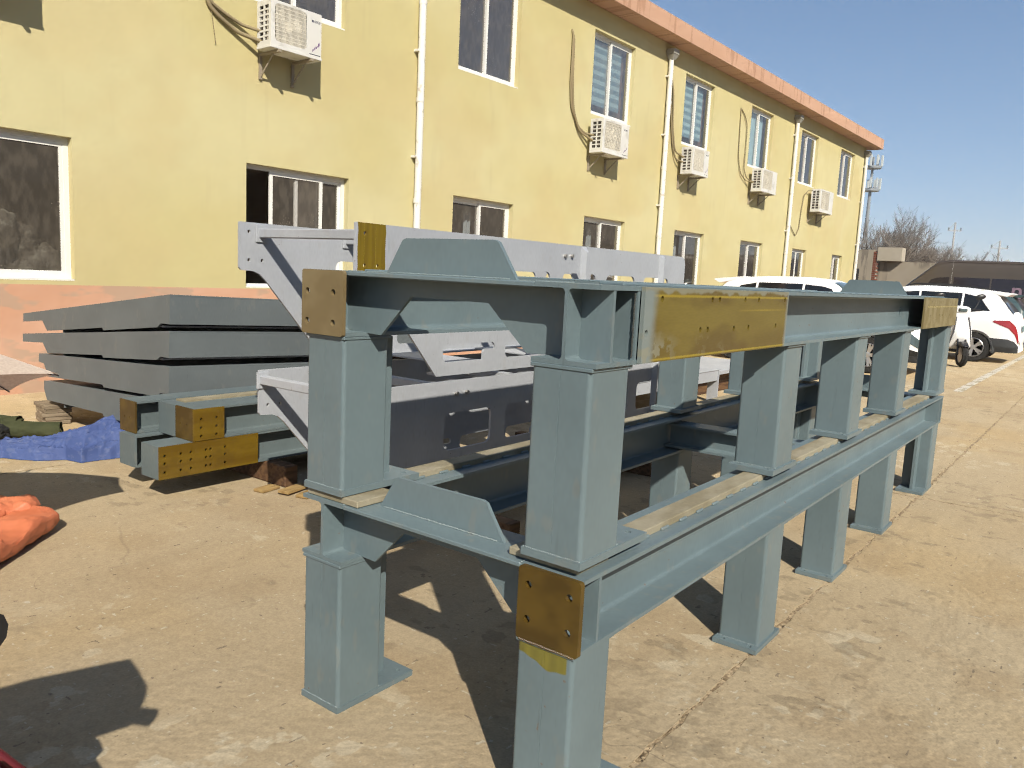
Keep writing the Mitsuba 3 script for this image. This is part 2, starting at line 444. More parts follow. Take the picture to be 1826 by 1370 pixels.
scene['mat_canvas'] = {'type': 'principledthin', 'base_color': proc(lambda p, n, uv: mix((0.58, 0.49, 0.41), (0.72, 0.64, 0.55), noise(p.x * 110, p.y * 110, p.z * 110))), 'roughness': 0.8, 'diff_trans': 0.85, 'spec_trans': 0.0}
scene['mat_orange_steel'] = principled((0.42, 0.14, 0.04), 0.5)
scene['mat_white_paint'] = principled((1.2, 1.2, 1.19), 0.22, 0.0, 0.5, clearcoat=1.0, clearcoat_gloss=0.95)
scene['mat_teal_paint'] = principled((0.05, 0.10, 0.11), 0.22, 0.0, 0.5, clearcoat=1.0, clearcoat_gloss=0.95)
scene['mat_brown_paint'] = principled(proc(lambda p, n, uv: mix((0.085, 0.066, 0.050), (0.12, 0.094, 0.074), fbm(p.x, p.y, p.z, 2))), 0.34, 0.2, 0.5, clearcoat=0.7, clearcoat_gloss=0.8)
scene['mat_car_glass'] = principled((0.012, 0.014, 0.016), 0.06, 0.0, 0.7)
scene['mat_rear_glass'] = principled((0.06, 0.065, 0.07), 0.10, 0.0, 0.6)
scene['mat_windscreen'] = principled((0.10, 0.14, 0.15), 0.05, 0.0, 0.8)
scene['mat_van_glass'] = principled((0.018, 0.012, 0.018), 0.10, 0.0, 0.6)
scene['mat_cladding'] = principled((0.045, 0.05, 0.055), 0.55)
scene['mat_rubber'] = principled((0.02, 0.02, 0.02), 0.8)
scene['mat_alloy'] = principled((0.62, 0.62, 0.63), 0.3, 0.85)
scene['mat_chrome'] = principled((0.75, 0.75, 0.76), 0.12, 1.0)
scene['mat_red_lamp'] = principled((0.42, 0.012, 0.02), 0.12, 0.0, 0.6, clearcoat=1.0)
scene['mat_amber_lamp'] = principled((0.62, 0.20, 0.05), 0.15)
scene['mat_plate_blue'] = principled((0.30, 0.42, 0.48), 0.4)
scene['mat_decal'] = principled((0.30, 0.20, 0.27), 0.5)
scene['mat_red_plastic'] = principled((0.16, 0.012, 0.014), 0.25, 0.0, 0.5, clearcoat=0.8)
scene['mat_black_plastic'] = principled((0.025, 0.025, 0.028), 0.35)
scene['mat_grey_plastic'] = principled((0.12, 0.12, 0.13), 0.45)


def render_wall_fn(p, n, uv):
    c = mix((0.34, 0.29, 0.22), (0.43, 0.38, 0.31), fbm(p.y * 1.2, p.z * 1.2, p.x, 4))
    st = fbm(p.y * 5, p.z * 0.8, 3.0, 4)
    return mix(c, (0.15, 0.125, 0.10), 0.65 * smoothstep(0.50, 0.65, st) * smoothstep(0.42, 0.6, fbm(p.y * 0.9, p.z * 0.9, 7.0, 3)))


scene['mat_render_wall'] = principled(proc(render_wall_fn), 0.9)
scene['mat_brick'] = principled(proc(lambda p, n, uv: mix((0.24, 0.075, 0.045), (0.33, 0.12, 0.075), noise(p.y * 8, p.z * 12, p.x))), 0.9)
scene['mat_bark'] = principled((0.27, 0.225, 0.19), 0.9)
scene['mat_tower'] = principled((0.30, 0.34, 0.38), 0.5)
scene['mat_antenna'] = principled((0.62, 0.68, 0.70), 0.5)
scene['mat_pole'] = principled((0.55, 0.54, 0.53), 0.8)
scene['mat_hill'] = principled((0.16, 0.17, 0.15), 0.9)
scene['mat_mortar'] = principled((0.40, 0.36, 0.30), 0.9)

# ------------------------------------------------------------------ ground: base sheet and concrete slabs with open joints
YARD = 8.32
base = box(-400, 1300, -700, 700, -0.25, -0.0035)
struct('ground', base, 'mat_joint')
xs = [-8.5, -3.6, 4.95, 10.9, 16.9, 22.9, 28.9, 34.9]
ys = [-10.0, -4.9, 0.03, 5.0, 8.6]


def wobble_slab(x0, x1, y0, y1, seed):
    r = np.random.default_rng(seed)
    g = 0.010

    def edge(a, b, n, amp=0.009):
        t = np.linspace(0, 1, n, endpoint=False)[:, None]
        p = np.array(a) + (np.array(b) - np.array(a)) * t
        p[1:] += r.uniform(-amp, amp, (n - 1, 2))
        return p
    c = [(x0 + g, y0 + g), (x1 - g, y0 + g), (x1 - g, y1 - g), (x0 + g, y1 - g)]
    n = [int((x1 - x0) * 11), int((y1 - y0) * 11)] * 2
    pts = np.vstack([edge(c[i], c[(i + 1) % 4], max(4, n[i])) for i in range(4)])
    return extr(Polygon(pts), 'z', -0.2, 0.0)


k = 0
for i in range(len(xs) - 1):
    for j in range(len(ys) - 1):
        part('ground', 'slab', wobble_slab(xs[i], xs[i + 1], ys[j], ys[j + 1], k), 'mat_ground')
        k += 1
far = [box(34.92, 400, -400, 400, -0.2, -0.004), box(-400, -8.52, -400, 400, -0.2, -0.004), box(-8.5, 34.9, -400, -10.02, -0.2, -0.004), box(-8.5, 34.9, 8.62, 400, -0.2, -0.004)]
part('ground', 'outer_yard', cat(far), 'mat_ground')
put('painted_line', box(13.05, 30.0, 0.86, 0.99, -0.05, 0.004), 'mat_line')
labels['painted_line'] = {'kind': 'structure'}

g_ = np.random.default_rng(21)
stones = []
pebble = trimesh.creation.icosahedron()
for q in range(1500):
    if q < 600:
        x, y = g_.uniform(-1.5, 9), 0.03 + g_.normal(0, 0.035)
    elif q < 1100:
        x, y = g_.uniform(-1.6, 7), g_.uniform(-2.5, 6.5)
    else:
        x, y = 4.95 + g_.normal(0, 0.04), g_.uniform(-6, 0)
    m = pebble.copy()
    m.vertices *= g_.uniform(0.6, 1.3, (12, 1))
    m.vertices *= g_.uniform(0.0015, 0.0045) * np.array([1.2, 1.0, 0.7])
    m.apply_translation((x, y, 0.001))
    stones.append(m)
put('loose_grit', cat(stones), 'mat_joint')
labels['loose_grit'] = {'kind': 'stuff', 'label': 'loose sand and grit along the joints of the concrete slabs', 'category': 'grit'}

# ------------------------------------------------------------------ factory building (local frame: s along the wall, w into the building, z up)
TH = -0.0351
YB = 8.4167
TB = np.eye(4)
TB[:2, :2] = [[math.cos(TH), -math.sin(TH)], [math.sin(TH), math.cos(TH)]]
TB[1, 3] = YB
bld = thing('factory_building', 'long two-storey pale yellow building with salmon pink plinth and eave', 'building')


def bpart(parent, name, mesh, mat, smooth=False, **kw):
    return part(parent, name, xf(mesh, TB), mat, smooth, **kw)


SEND = 30.95
PITCH = 3.914
S0 = 4.593
lower = [(S0 + i * PITCH, 1.60 if i != 0 else 1.69, 1.20, 2.825) for i in range(0, 7)] + [(0.70, 1.74, 1.235, 2.80), (S0 - 2 * PITCH, 1.6, 1.2, 2.825)]
upper = [(S0 + i * PITCH, 1.58, 4.866, 6.50) for i in range(-2, 7)]
lower[5] = (lower[5][0] + 0.12, 1.30, 1.20, 2.825)
lower[6] = (lower[6][0] + 0.15, 1.15, 1.20, 2.825)
poly = sbox(-7.0, -0.2, SEND, 6.94)
for s, w, z0, z1 in lower + upper:
    poly = poly.difference(sbox(s, z0, s + w, z1))
bpart(bld, 'wall', extr(poly, 'y', 0.0, 0.24), 'mat_wall')
shell = [box(-7, SEND, 7.0, 7.24, -0.2, 6.94), box(-7, -6.76, 0.24, 7.0, -0.2, 6.94)]
bpart(bld, 'side_wall', cat(shell), 'mat_wall')
bpart(bld, 'end_wall', box(SEND - 0.24, SEND, 0.24, 7.0, -0.2, 6.94), 'mat_wall')
inner = [box(-6.76, SEND - 0.24, 0.24, 7.0, 3.2, 3.5), box(-6.76, SEND - 0.24, 4.6, 4.7, -0.1, 3.2), box(-6.76, SEND - 0.24, 4.6, 4.7, 3.5, 6.9), box(-6.76, SEND - 0.24, 0.24, 4.6, -0.1, 0.02)]
for i in range(-2, 7):
    sp = S0 + i * PITCH - 1.16
    inner.append(box(sp - 0.06, sp + 0.06, 0.24, 4.6, 0.02, 3.2))
    inner.append(box(sp - 0.06, sp + 0.06, 0.24, 4.6, 3.5, 6.9))
bpart(bld, 'interior_partition', cat(inner), 'mat_room')
bpart(bld, 'roof', box(-7.3, SEND + 0.42, -0.38, 7.3, 6.945, 7.20), 'mat_fascia')
bpart(bld, 'eave', box(-7.4, SEND + 0.5, -0.46, -0.385, 6.94, 7.30, 0.006), 'mat_fascia')
bpart(bld, 'eave', box(SEND + 0.43, SEND + 0.5, -0.38, 7.3, 6.94, 7.29), 'mat_fascia')


def window(s, w, z0, z1, kind):
    """White sliding window set 0.10 m back in its opening."""
    k = node(bld, 'window')
    d0, d1 = 0.10, 0.17
    fr = 0.055
    out = sbox(s, z0, s + w, z1).difference(sbox(s + fr, z0 + fr, s + w - fr, z1 - fr))
    bpart(k, 'frame', extr(out, 'y', d0, d1), 'mat_pvc')
    sf = 0.05
    mid = s + w * (0.5 if kind != 'open' else 0.52)

    def sash(a, b, y0):
        r = sbox(a, z0 + fr - 0.01, b, z1 - fr + 0.01).difference(sbox(a + sf, z0 + fr + sf, b - sf, z1 - fr - sf))
        bpart(k, 'sash', extr(r, 'y', y0, y0 + 0.028), 'mat_pvc')
        bpart(k, 'pane', box(a + sf - 0.005, b - sf + 0.005, y0 + 0.012, y0 + 0.0135, z0 + fr + sf - 0.005, z1 - fr - sf + 0.005), 'mat_glass')
    if kind == 'open':           # left half slid behind the right one
        sash(s + 0.25 * w, s + 0.77 * w, d0 + 0.006)
        sash(mid - 0.03, s + w - fr + 0.01, d0 + 0.038)
    elif kind == 'tilt':         # upper lights over a lower panel
        zm = z0 + (z1 - z0) * 0.42
        for a, b in ((s + fr, mid + 0.02), (mid - 0.02, s + w - fr)):
            r = sbox(a, zm, b, z1 - fr + 0.01).difference(sbox(a + sf, zm + sf, b - sf, z1 - fr - sf))
            bpart(k, 'sash', extr(r, 'y', d0 + 0.006, d0 + 0.034), 'mat_pvc')
            bpart(k, 'pane', box(a + sf - 0.005, b - sf + 0.005, d0 + 0.018, d0 + 0.0195, zm + sf - 0.005, z1 - fr - sf + 0.005), 'mat_glass')
        bpart(k, 'pane', box(s + fr - 0.005, s + w - fr + 0.005, d0 + 0.018, d0 + 0.0195, z0 + fr - 0.005, zm + 0.005), 'mat_glass')
    else:
        sash(s + fr - 0.01, mid + 0.025, d0 + 0.038)
        sash(mid - 0.025, s + w - fr + 0.01, d0 + 0.006)
    # outer ledge
    bpart(k, 'sill', box(s + 0.003, s + w - 0.003, 0.012, d0, z0 + 0.001, z0 + 0.022), 'mat_pvc')
    return k


low_kinds = {0: 'open', 5: 'tilt'}
for i, (s, w, z0, z1) in enumerate(lower):
    k = window(s, w, z0, z1, low_kinds.get(i, 'slide'))
    if i == 7:      # sacks and bundles piled against the glass inside
        r = np.random.default_rng(5)
        lumps = []
        for j in range(14):
            b = blob((0, 0, 5.0), (r.uniform(.14, .24), .15, r.uniform(.16, .28)), r.uniform(0, 180), j, 0.30, 2.0)
            b.apply_translation((s + 0.10 + 0.12 * j, 0.46 + 0.2 * r.random(), z0 - 5.0 + r.uniform(0.05, 0.55)))
            lumps.append(b)
        bpart(k, 'stored_bundle', cat(lumps), 'mat_bundle', smooth=True)
    elif i in (1, 2, 3, 4):
        bpart(k, 'curtain', grid_mesh(np.array([[(s + 0.45 * w + 0.022 * w * q / 2, 0.42 + 0.03 * math.sin(q * 1.3), z) for q in range(10)] for z in (z0 + 0.02, z1)])), 'mat_curtain', smooth=True)
for i, (s, w, z0, z1) in enumerate(upper):
    k = window(s, w, z0, z1, 'slide')
    if i in (4, 5):
        n = 15
        h = (z1 - z0 - 0.32) / n
        for col in (0, 1):
            bpart(k, 'blind', cat([box(s + 0.06, s + w - 0.22, 0.215 + 0.004 * (q % 2), 0.218 + 0.004 * (q % 2), z1 - 0.06 - (q + 1) * h, z1 - 0.06 - q * h) for q in range(n) if q % 2 == col]), 'mat_blind_light' if col else 'mat_blind_dark', label='pale blue striped roller blind')
        bpart(k, 'drape', grid_mesh(np.array([[(s + w - 0.24 + 0.02 * q, 0.30 + 0.02 * math.sin(q * 1.7), z) for q in range(11)] for z in (z0, z1)])), 'mat_blind_drape', smooth=True)
    elif i >= 6:
        bpart(k, 'curtain', grid_mesh(np.array([[(s + 0.05 + 0.04 * q * (1.0 if i == 6 else 0.45), 0.25 + 0.025 * math.sin(q * 1.9), z) for q in range(34)] for z in (z0 + 0.03, z1)])), 'mat_blind_light' if i == 6 else 'mat_curtain', smooth=True)
scene['mat_bundle'] = principled(proc(lambda p, n, uv: mix((0.07, 0.06, 0.045), (0.26, 0.25, 0.20), smoothstep(0.45, 0.75, fbm(p.x * 7, p.y * 7, p.z * 7, 4)))), 0.8)

for i, s in enumerate((-0.27, 7.58, 15.42, 23.52, 30.80)):
    dp = bpart(bld, 'drainpipe', tube([(s + 0.02, -0.085, -0.05), (s + 0.02, -0.085, 3.4), (s, -0.085, 6.62)], 0.056, 14), 'mat_pipe', smooth=40)
    for z in (0.9, 2.6, 4.15, 5.6):
        bpart(dp, 'coupling', tube([(s + 0.01, -0.085, z), (s + 0.01, -0.085, z + 0.07)], 0.063, 14), 'mat_pipe', smooth=40)
    hp = [(-.09, -.0), (.09, 0)]
    hop = trimesh.convex.convex_hull(np.array([(s + a * q, -0.085 + b * q, z) for q, z in ((0.062, 6.58), (0.115, 6.68)) for a in (-1, 1) for b in (-1, 0.65)]))
    hop2 = box(s - 0.125, s + 0.125, -0.21, -0.005, 6.69, 6.80, 0.006)
    bpart(dp, 'hopper', cat([hop, hop2]), 'mat_hopper')
    bpart(dp, 'bracket', cat([box(s - 0.075, s + 0.075, -0.10, 0.0, z, z + 0.035) for z in (1.7, 3.3, 4.9, 6.2)]), 'mat_pipe')


# ------------------------------------------------------------------ wall mounted air conditioner units
def ac_unit(s0, s1, z0, z1, label, hose, logo=True, dep=0.30, gap=0.13):
    t = thing('air_conditioner_unit', label, 'air conditioner', 'air conditioner units on the yellow wall')
    f, b = -(gap + dep), -gap
    body = sbox(b * -1, 0, 1, 1)
    W, H = s1 - s0, z1 - z0
    # casing as five sheets so that the left side keeps its openings
    left = sbox(f, z0, b, z1)
    holes = []
    for r in range(7):
        for c in range(2):
            y0 = f + 0.05 + c * 0.115
            zz = z0 + 0.06 + r * (H - 0.10) / 7
            holes.append(sbox(y0, zz, y0 + 0.085, zz + (H - 0.10) / 7 - 0.022))
    for h in holes:
        left = left.difference(h)
    cx, cz, R = s0 + 0.37 * W, (z0 + z1) / 2, min(H * 0.44, 0.30)
    front = sbox(s0, z0, s1, z1).difference(rrect(s0 + 0.08 * W, z0 + 0.10 * H, s0 + 0.70 * W, z1 - 0.06 * H, 0.05))
    bpart(t, 'casing', cat([extr(left, 'x', s0, s0 + 0.012), box(s1 - 0.01, s1, f + 0.012, b, z0, z1 - 0.012), box(s0 + 0.012, s1 - 0.01, b - 0.01, b, z0 + 0.012, z1 - 0.012),
                            box(s0 + 0.012, s1 - 0.01, f + 0.012, b, z1 - 0.012, z1), box(s0 + 0.012, s1 - 0.01, f + 0.012, b - 0.01, z0, z0 + 0.012), extr(front, 'y', f, f + 0.012)]), 'mat_ac')
    bpart(t, 'base_pan', box(s0 - 0.008, s1 + 0.008, f - 0.008, b + 0.004, z0 - 0.035, z0 - 0.002, 0.004), 'mat_ac')
    bpart(t, 'coil', cat([box(s0 + 0.05, s0 + 0.06, f + 0.03, b - 0.02, z0 + 0.02, z1 - 0.02)]), 'mat_fin')
    bars = []
    gx0, gx1, gz0, gz1 = s0 + 0.08 * W, s0 + 0.70 * W, z0 + 0.10 * H, z1 - 0.06 * H
    for q in np.linspace(gx0 + 0.02, gx1 - 0.02, 26):
        bars.append(box(q - 0.0035, q + 0.0035, f + 0.001, f + 0.006, gz0 - .005, gz1 + .005))
    for q in np.linspace(gz0 + 0.04, gz1 - 0.04, 9):
        bars.append(box(gx0 - .005, gx1 + .005, f - 0.002, f + 0.001, q - 0.0035, q + 0.0035))
    bpart(t, 'fan_grille', cat(bars), 'mat_ac_grille')
    fan = []
    for q in range(3):
        a = np.linspace(q * 2.094, q * 2.094 + 1.5, 8)
        P = np.array([[(cx + rr * math.cos(x), f + 0.05 + 0.05 * (x - q * 2.094), cz + rr * math.sin(x)) for x in a] for rr in (0.05, R * 0.9)])
        fan.append(grid_mesh(P))
    fan.append(xf(lathe([(0, -.03), (.06, -.03), (.06, .03), (0, .03)], n=14), np.array([[1, 0, 0, cx], [0, 0, -1, f + 0.07], [0, 1, 0, cz], [0, 0, 0, 1.0]])))
    bpart(t, 'fan', cat(fan), 'mat_ac_fan')
    bpart(t, 'back_panel', box(gx0 - .02, gx1 + .02, f + 0.14, f + 0.145, gz0 - .02, gz1 + .02), 'mat_ac_fan')
    for sb in (s0 + 0.16 * W, s1 - 0.20 * W):
        br = cat([box(sb - 0.018, sb + 0.018, f - 0.03, -0.003, z0 - 0.07, z0 - 0.038), box(sb - 0.018, sb + 0.018, -0.035, -0.002, z0 - 0.36, z0 - 0.07)])
        dd = trimesh.convex.convex_hull(np.array([(sb + q, y, z) for q in (-.006, .006) for y, z in ((-0.012, z0 - 0.36), (-0.012, z0 - 0.32), (f * 0.75, z0 - 0.05), (f * 0.75, z0 - 0.072))]))
        bpart(t, 'bracket', cat([br, dd]), 'mat_bracket')
    if logo:
        tx = meshkit.text_mesh('GREE', 0.030, 0.001, True)
        lg = cat([box(s1 - 0.20 * W, s1 - 0.20 * W + 0.03, f - 0.0015, f, z1 - 0.125, z1 - 0.095), xf(tx, np.array([[0.9, 0, 0, s1 - 0.20 * W + 0.04], [0, 0, -1, f - 0.0005], [0, 1, 0, z1 - 0.125], [0, 0, 0, 1.0]]))])
        bpart(t, 'logo', lg, 'mat_ink_grey')
        stick = []
        for q, hgt in ((0, .03), (1, .045), (2, .03), (3, .06)):
            x = s1 - 0.185 * W + q * 0.16 * W / 4
            stick.append(trimesh.convex.convex_hull(np.array([(x + a, f - d_, z0 + 0.05 + 0.025 * q + zz) for a in (0, 0.022) for d_ in (0.0004, 0.0014) for zz in (a, a + hgt * 0.8)])))
        bpart(t, 'sticker', cat(stick), 'mat_ink_purple')
        bpart(t, 'handle_slot', box(s1 - 0.24 * W, s1 - 0.02 * W, f - 0.002, f, z0 + 0.015, z0 + 0.025), 'mat_ink_grey')
    for pts, r in hose:
        pts = np.array(pts, float)
        tt = np.linspace(0, len(pts) - 1, len(pts) * 6)
        P = np.stack([np.interp(tt, np.arange(len(pts)), pts[:, i]) for i in range(3)], 1)
        for _ in range(3):
            P[1:-1] = (P[:-2] + 2 * P[1:-1] + P[2:]) / 4
        bpart(t, 'hose', tube(P, r, 7), 'mat_hose', smooth=True)
    return t


scene['mat_ac_fan'] = principled((0.80, 0.74, 0.60), 0.6, two=True)
H0 = lambda pts: [(s, -d, z) for s, z, d in pts]
ac_unit(1.08, 1.86, 4.27, 4.80, 'white air conditioner unit nearest the left end of the wall', [])
ac_unit(4.66, 5.43, 4.265, 4.81, 'white air conditioner unit above the half open lower window', [(H0([(4.02, 4.80, .03), (4.08, 4.66, .04), (4.26, 4.58, .04), (4.50, 4.50, .05), (4.72, 4.45, .2)]), .022), (H0([(4.00, 4.80, .03), (4.06, 4.62, .03), (4.19, 4.52, .04), (4.42, 4.40, .05), (4.72, 4.32, .2)]), .026), (H0([(4.09, 4.60, .02), (4.12, 4.4, .02), (4.15, 4.2, .02)]), .006)])
ac_unit(12.27, 13.25, 4.09, 4.72, 'white air conditioner unit just left of the second drainpipe', [(H0([(11.62, 6.28, .0), (11.63, 6.2, .035), (11.63, 5.9, .04), (11.63, 5.3, .035), (11.70, 4.85, .03), (11.95, 4.52, .04), (12.15, 4.42, .08), (12.32, 4.40, .2)]), .022), (H0([(11.64, 6.26, .0), (11.66, 6.1, .04), (11.65, 5.4, .06), (11.74, 4.82, .05), (11.98, 4.44, .05), (12.32, 4.28, .2)]), .024)])
ac_unit(16.15, 17.0, 4.16, 4.75, 'white air conditioner unit right of the second drainpipe', [(H0([(15.58, 6.25, .03), (15.64, 5.5, .04), (15.84, 4.75, .04), (16.0, 4.45, .06), (16.2, 4.40, .2)]), .02), (H0([(15.60, 6.25, .03), (15.70, 5.9, .05), (15.76, 5.2, .05), (15.93, 4.62, .06), (16.2, 4.5, .2)]), .02)], logo=True)
ac_unit(20.33, 21.39, 4.21, 4.80, 'white air conditioner unit left of the third drainpipe', [(H0([(19.5, 6.28, .02), (19.52, 5.6, .03), (19.56, 5.0, .03), (19.75, 4.6, .04), (20.1, 4.44, .06), (20.4, 4.42, .2)]), .014), (H0([(19.5, 6.28, .02), (19.75, 6.15, .03), (19.95, 5.9, .04), (19.97, 5.2, .04), (19.95, 4.75, .04), (20.1, 4.5, .08), (20.4, 4.42, .2)]), .014)], logo=False)
ac_unit(25.15, 26.42, 4.09, 4.78, 'white air conditioner unit right of the third drainpipe', [(H0([(25.25, 4.75, .2), (24.95, 4.72, .10), (24.75, 4.55, .04), (24.65, 4.0, .03), (24.6, 3.5, .03), (24.35, 3.2, .03), (23.75, 3.55, .03)]), .014)], logo=False)

# ------------------------------------------------------------------ the two welded steel frames, one on top of the other
WF, LF = 1.16, 5.40
BH, BW, FT, WT, FR = 0.214, 0.206, 0.013, 0.010, 0.013


def h_poly(cy, z0, w=BW, h=BH, ft=FT, wt=WT, r=FR):
    """H section in (y,z) with rounded root fillets."""
    solid = sbox(cy - w / 2, z0, cy + w / 2, z0 + h)
    for s in (-1, 1):
        a, b = (cy + wt / 2, cy + w / 2 + 0.05) if s > 0 else (cy - w / 2 - 0.05, cy - wt / 2)
        solid = solid.difference(rrect(a, z0 + ft, b, z0 + h - ft, r).union(sbox(*((a + 0.03, z0 + ft, b, z0 + h - ft) if s > 0 else (a, z0 + ft, b - 0.03, z0 + h - ft)))))
    return solid


def h_beam_x(x0, x1, cy, z0):
    return extr(h_poly(cy, z0), 'x', x0, x1)


def h_beam_y(y0, y1, cx, z0, h=BH, w=BW):
    p = h_poly(cx, z0, w, h)
    return extr(p, 'y', y0, y1)


def plate_yz(x0, x1, y0, y1, z0, z1, holes=(), r=0.011, corner=0.010):
    p = rrect(y0, z0, y1, z1, corner)
    for y, z in holes:
        p = p.difference(Point(y, z).buffer(r, quad_segs=6))
    return extr(p, 'x', x0, x1)


def plate_xz(y0, y1, x0, x1, z0, z1, holes=(), r=0.009):
    p = sbox(x0, z0, x1, z1)
    for x, z in holes:
        p = p.difference(Point(x, z).buffer(r, quad_segs=5))
    return extr(p, 'y', y0, y1)


def plate_xy(x0, x1, y0, y1, z0, z1, holes=(), r=0.012):
    p = sbox(x0, y0, x1, y1)
    for x, y in holes:
        p = p.difference(Point(x, y).buffer(r, quad_segs=5))
    return extr(p, 'z', z0, z1)


def weld_line(p0, p1, step, r, seed=0, gap=0):
    """A ragged weld bead: little overlapping lumps."""
    p0, p1 = np.array(p0, float), np.array(p1, float)
    L = np.linalg.norm(p1 - p0)
    n = max(2, int(L / step))
    g = np.random.default_rng(seed)
    out = []
    base_ = trimesh.creation.icosahedron()
    for i in range(n):
        m = base_.copy()
        m.apply_scale(r * g.uniform(0.8, 1.2))
        m.apply_translation(p0 + (p1 - p0) * (i + 0.5) / n + g.uniform(-1, 1, 3) * r * 0.2)
        out.append(m)
    return cat(out)


def box_leg(x0, x1, y0, y1, z0, z1):
    """Square box section with rounded corners and a fine weld seam down the middle of its end faces."""
    m = (y0 + y1) / 2
    p = rrect(x0, y0, x1, y1, 0.014)
    for x in (x0, x1):
        p = p.difference(sbox(x - 0.0009, m - 0.0009, x + 0.0009, m + 0.0009))
    return extr(p, 'z', z0, z1)


def steel_frame(zb, lowf, label):
    t = thing('support_stand', label, 'steel frame', 'grey blue welded steel frames stacked in the yard')
    zl = zb + 0.54           # underside of the beams
    zt = zl + BH
    XE = LF if lowf else LF + 0.05
    for side in (0, 1):
        cy = BW / 2 if side == 0 else WF - BW / 2
        hb_ = h_beam_x(0.0 if not (lowf and side == 0) else 0.014, XE, cy, zl)
        if not lowf and side == 0:
            hb_ = hb_.copy()
            hb_.merge_vertices()
            mf = m3.Manifold(m3.Mesh(hb_.vertices.astype(np.float32), hb_.faces.astype(np.uint32))) - m3.Manifold.cube((0.035, 0.1, 0.055), True).translate((3.93, cy, zl + 0.115))
            o_ = mf.to_mesh()
            if len(o_.tri_verts) > 20:
                hb_ = trimesh.Trimesh(o_.vert_properties[:, :3], o_.tri_verts, process=False)
        key = part(t, 'long_beam', hb_, 'mat_steel')
        # rail strip along the top
        y0 = 0.055 if side == 0 else WF - 0.135
        rh = 0.024 if lowf else 0.008
        part(key, 'rail', box(0.21, XE - 0.2, y0, y0 + 0.08, zt - 0.002, zt + rh, 0.003), 'mat_rail' if lowf else 'mat_steel', label='bare beige rail strip along the beam top' if lowf else None)
        if lowf:
            part(key, 'packing_plate', box(0.030 if side == 0 else 0.010, 0.195, 0.034 if side == 0 else WF - 0.27, 0.27 if side == 0 else WF - 0.012, zt + 0.0005, zt + 0.0235, 0.003), 'mat_rail', label='bare beige packing plate on the corner')
        yo = y0 - 0.004 if side == 0 else y0 - 0.004
        beads = [box(x, x + 0.05, yo - 0.005, yo + 0.005, zt - 0.001, zt + (0.009 if lowf else 0.006), 0.003) for x in np.arange(0.42 if lowf else 1.45, XE - 0.3, 0.135)]
        beads += [box(x, x + 0.05, y0 + 0.079, y0 + 0.088, zt - 0.001, zt + (0.009 if lowf else 0.006), 0.003) for x in np.arange(0.42 if lowf else 1.45, XE - 0.3, 0.135)]
        part(key, 'weld_bead', cat(beads), 'mat_weld', stuff=True)
        yw = cy
        # stiffeners between the flanges
        for xs_ in ((0.10, XE - 0.115, XE - 0.006) if (lowf and side == 0) else (0.075, 0.205, XE - 0.115) if side == 0 else (0.10, XE - 0.10)):
            if side == 0:
                part(key, 'stiffener', extr(sbox(0.002, zl + FT, yw - WT / 2, zl + BH - FT), 'x', xs_ - 0.006, xs_ + 0.006), 'mat_steel')
            else:
                part(key, 'stiffener', extr(sbox(yw + WT / 2, zl + FT, WF - 0.002, zl + BH - FT), 'x', xs_ - 0.006, xs_ + 0.006), 'mat_steel')
        if lowf and side == 0:
            part(key, 'end_plate', plate_yz(-0.004, 0.014, 0.0, BW, zl - 0.004, zt - 0.004, [(0.171, zl + .160), (0.036, zl + .160), (0.171, zl + .060), (0.036, zl + .060)]), 'mat_gold_shaded', label='gold coated end plate with four holes, painted darker for its dimmer side')
            part(key, 'coating_run', weld_line((-0.004, 0.01, zl - 0.004), (-0.004, BW - 0.01, zl - 0.004), 0.006, 0.004, 3), 'mat_gold_shaded', stuff=True)
        if not lowf and side == 1:
            part(key, 'end_plate', plate_yz(-0.016, -0.001, WF - BW, WF, zl, zt, [(1.131, zl + .142), (1.001, zl + .142), (1.131, zl + .043), (1.001, zl + .043)]), 'mat_olive_plate', label='olive brown end plate with four holes')
        if not lowf and side == 0:
            hs = [(0.315, 1.502), (0.662, 1.502), (0.719, 1.502), (0.939, 1.503), (1.067, 1.503), (1.344, 1.505), (0.232, 1.408), (0.587, 1.408), (0.642, 1.408), (0.856, 1.407), (0.988, 1.407), (1.265, 1.407)]
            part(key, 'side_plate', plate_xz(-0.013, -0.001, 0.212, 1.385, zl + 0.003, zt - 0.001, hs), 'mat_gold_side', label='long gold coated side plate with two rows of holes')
            part(key, 'side_plate', plate_xz(-0.013, -0.001, 4.13, XE - 0.02, zl + 0.003, zt - 0.001, [(4.35 + a, z) for a in (0, .35, .45, .75) for z in (1.503, 1.408)]), 'mat_far_plate', label='dull olive side plate at the far end')
            part(key, 'weld_seam', weld_line((0.190, 0.006, zl + 0.02), (0.190, 0.006, zt - 0.02), 0.004, 0.003, 2), 'mat_weld_dark', stuff=True)
            part(key, 'end_cap', box(XE - 0.02, XE - 0.008, -0.012, BW - 0.002, zl + FT + .001, zt - FT - .001), 'mat_steel')
    # cross beams: haunched webs under a top flange, and a smaller mid beam
    for x0, nm in ((0.0, 'near'), (XE - 0.2, 'far')):
        xm = x0 + 0.1
        y0, y1 = BW / 2 + 0.005, WF - BW / 2 - 0.005
        ya, yb = BW, WF - BW
        web = Polygon([(y0, zl + FT), (y0, zt - FT), (y1, zt - FT), (y1, zl + FT), (yb - 0.066, zl + FT - 0.004), (yb - 0.197, zl + 0.142), (ya + 0.232, zl + 0.142), (ya + 0.085, zl + FT - 0.004)])
        key = part(t, 'cross_beam', cat([extr(web, 'x', xm - 0.006, xm + 0.006), box(x0 + 0.001, x0 + 0.199, BW + 0.0005, WF - BW - 0.0005, zt - 0.016, zt - 0.001, 0.003)]), 'mat_steel', label=f'haunched cross beam at the {nm} end')
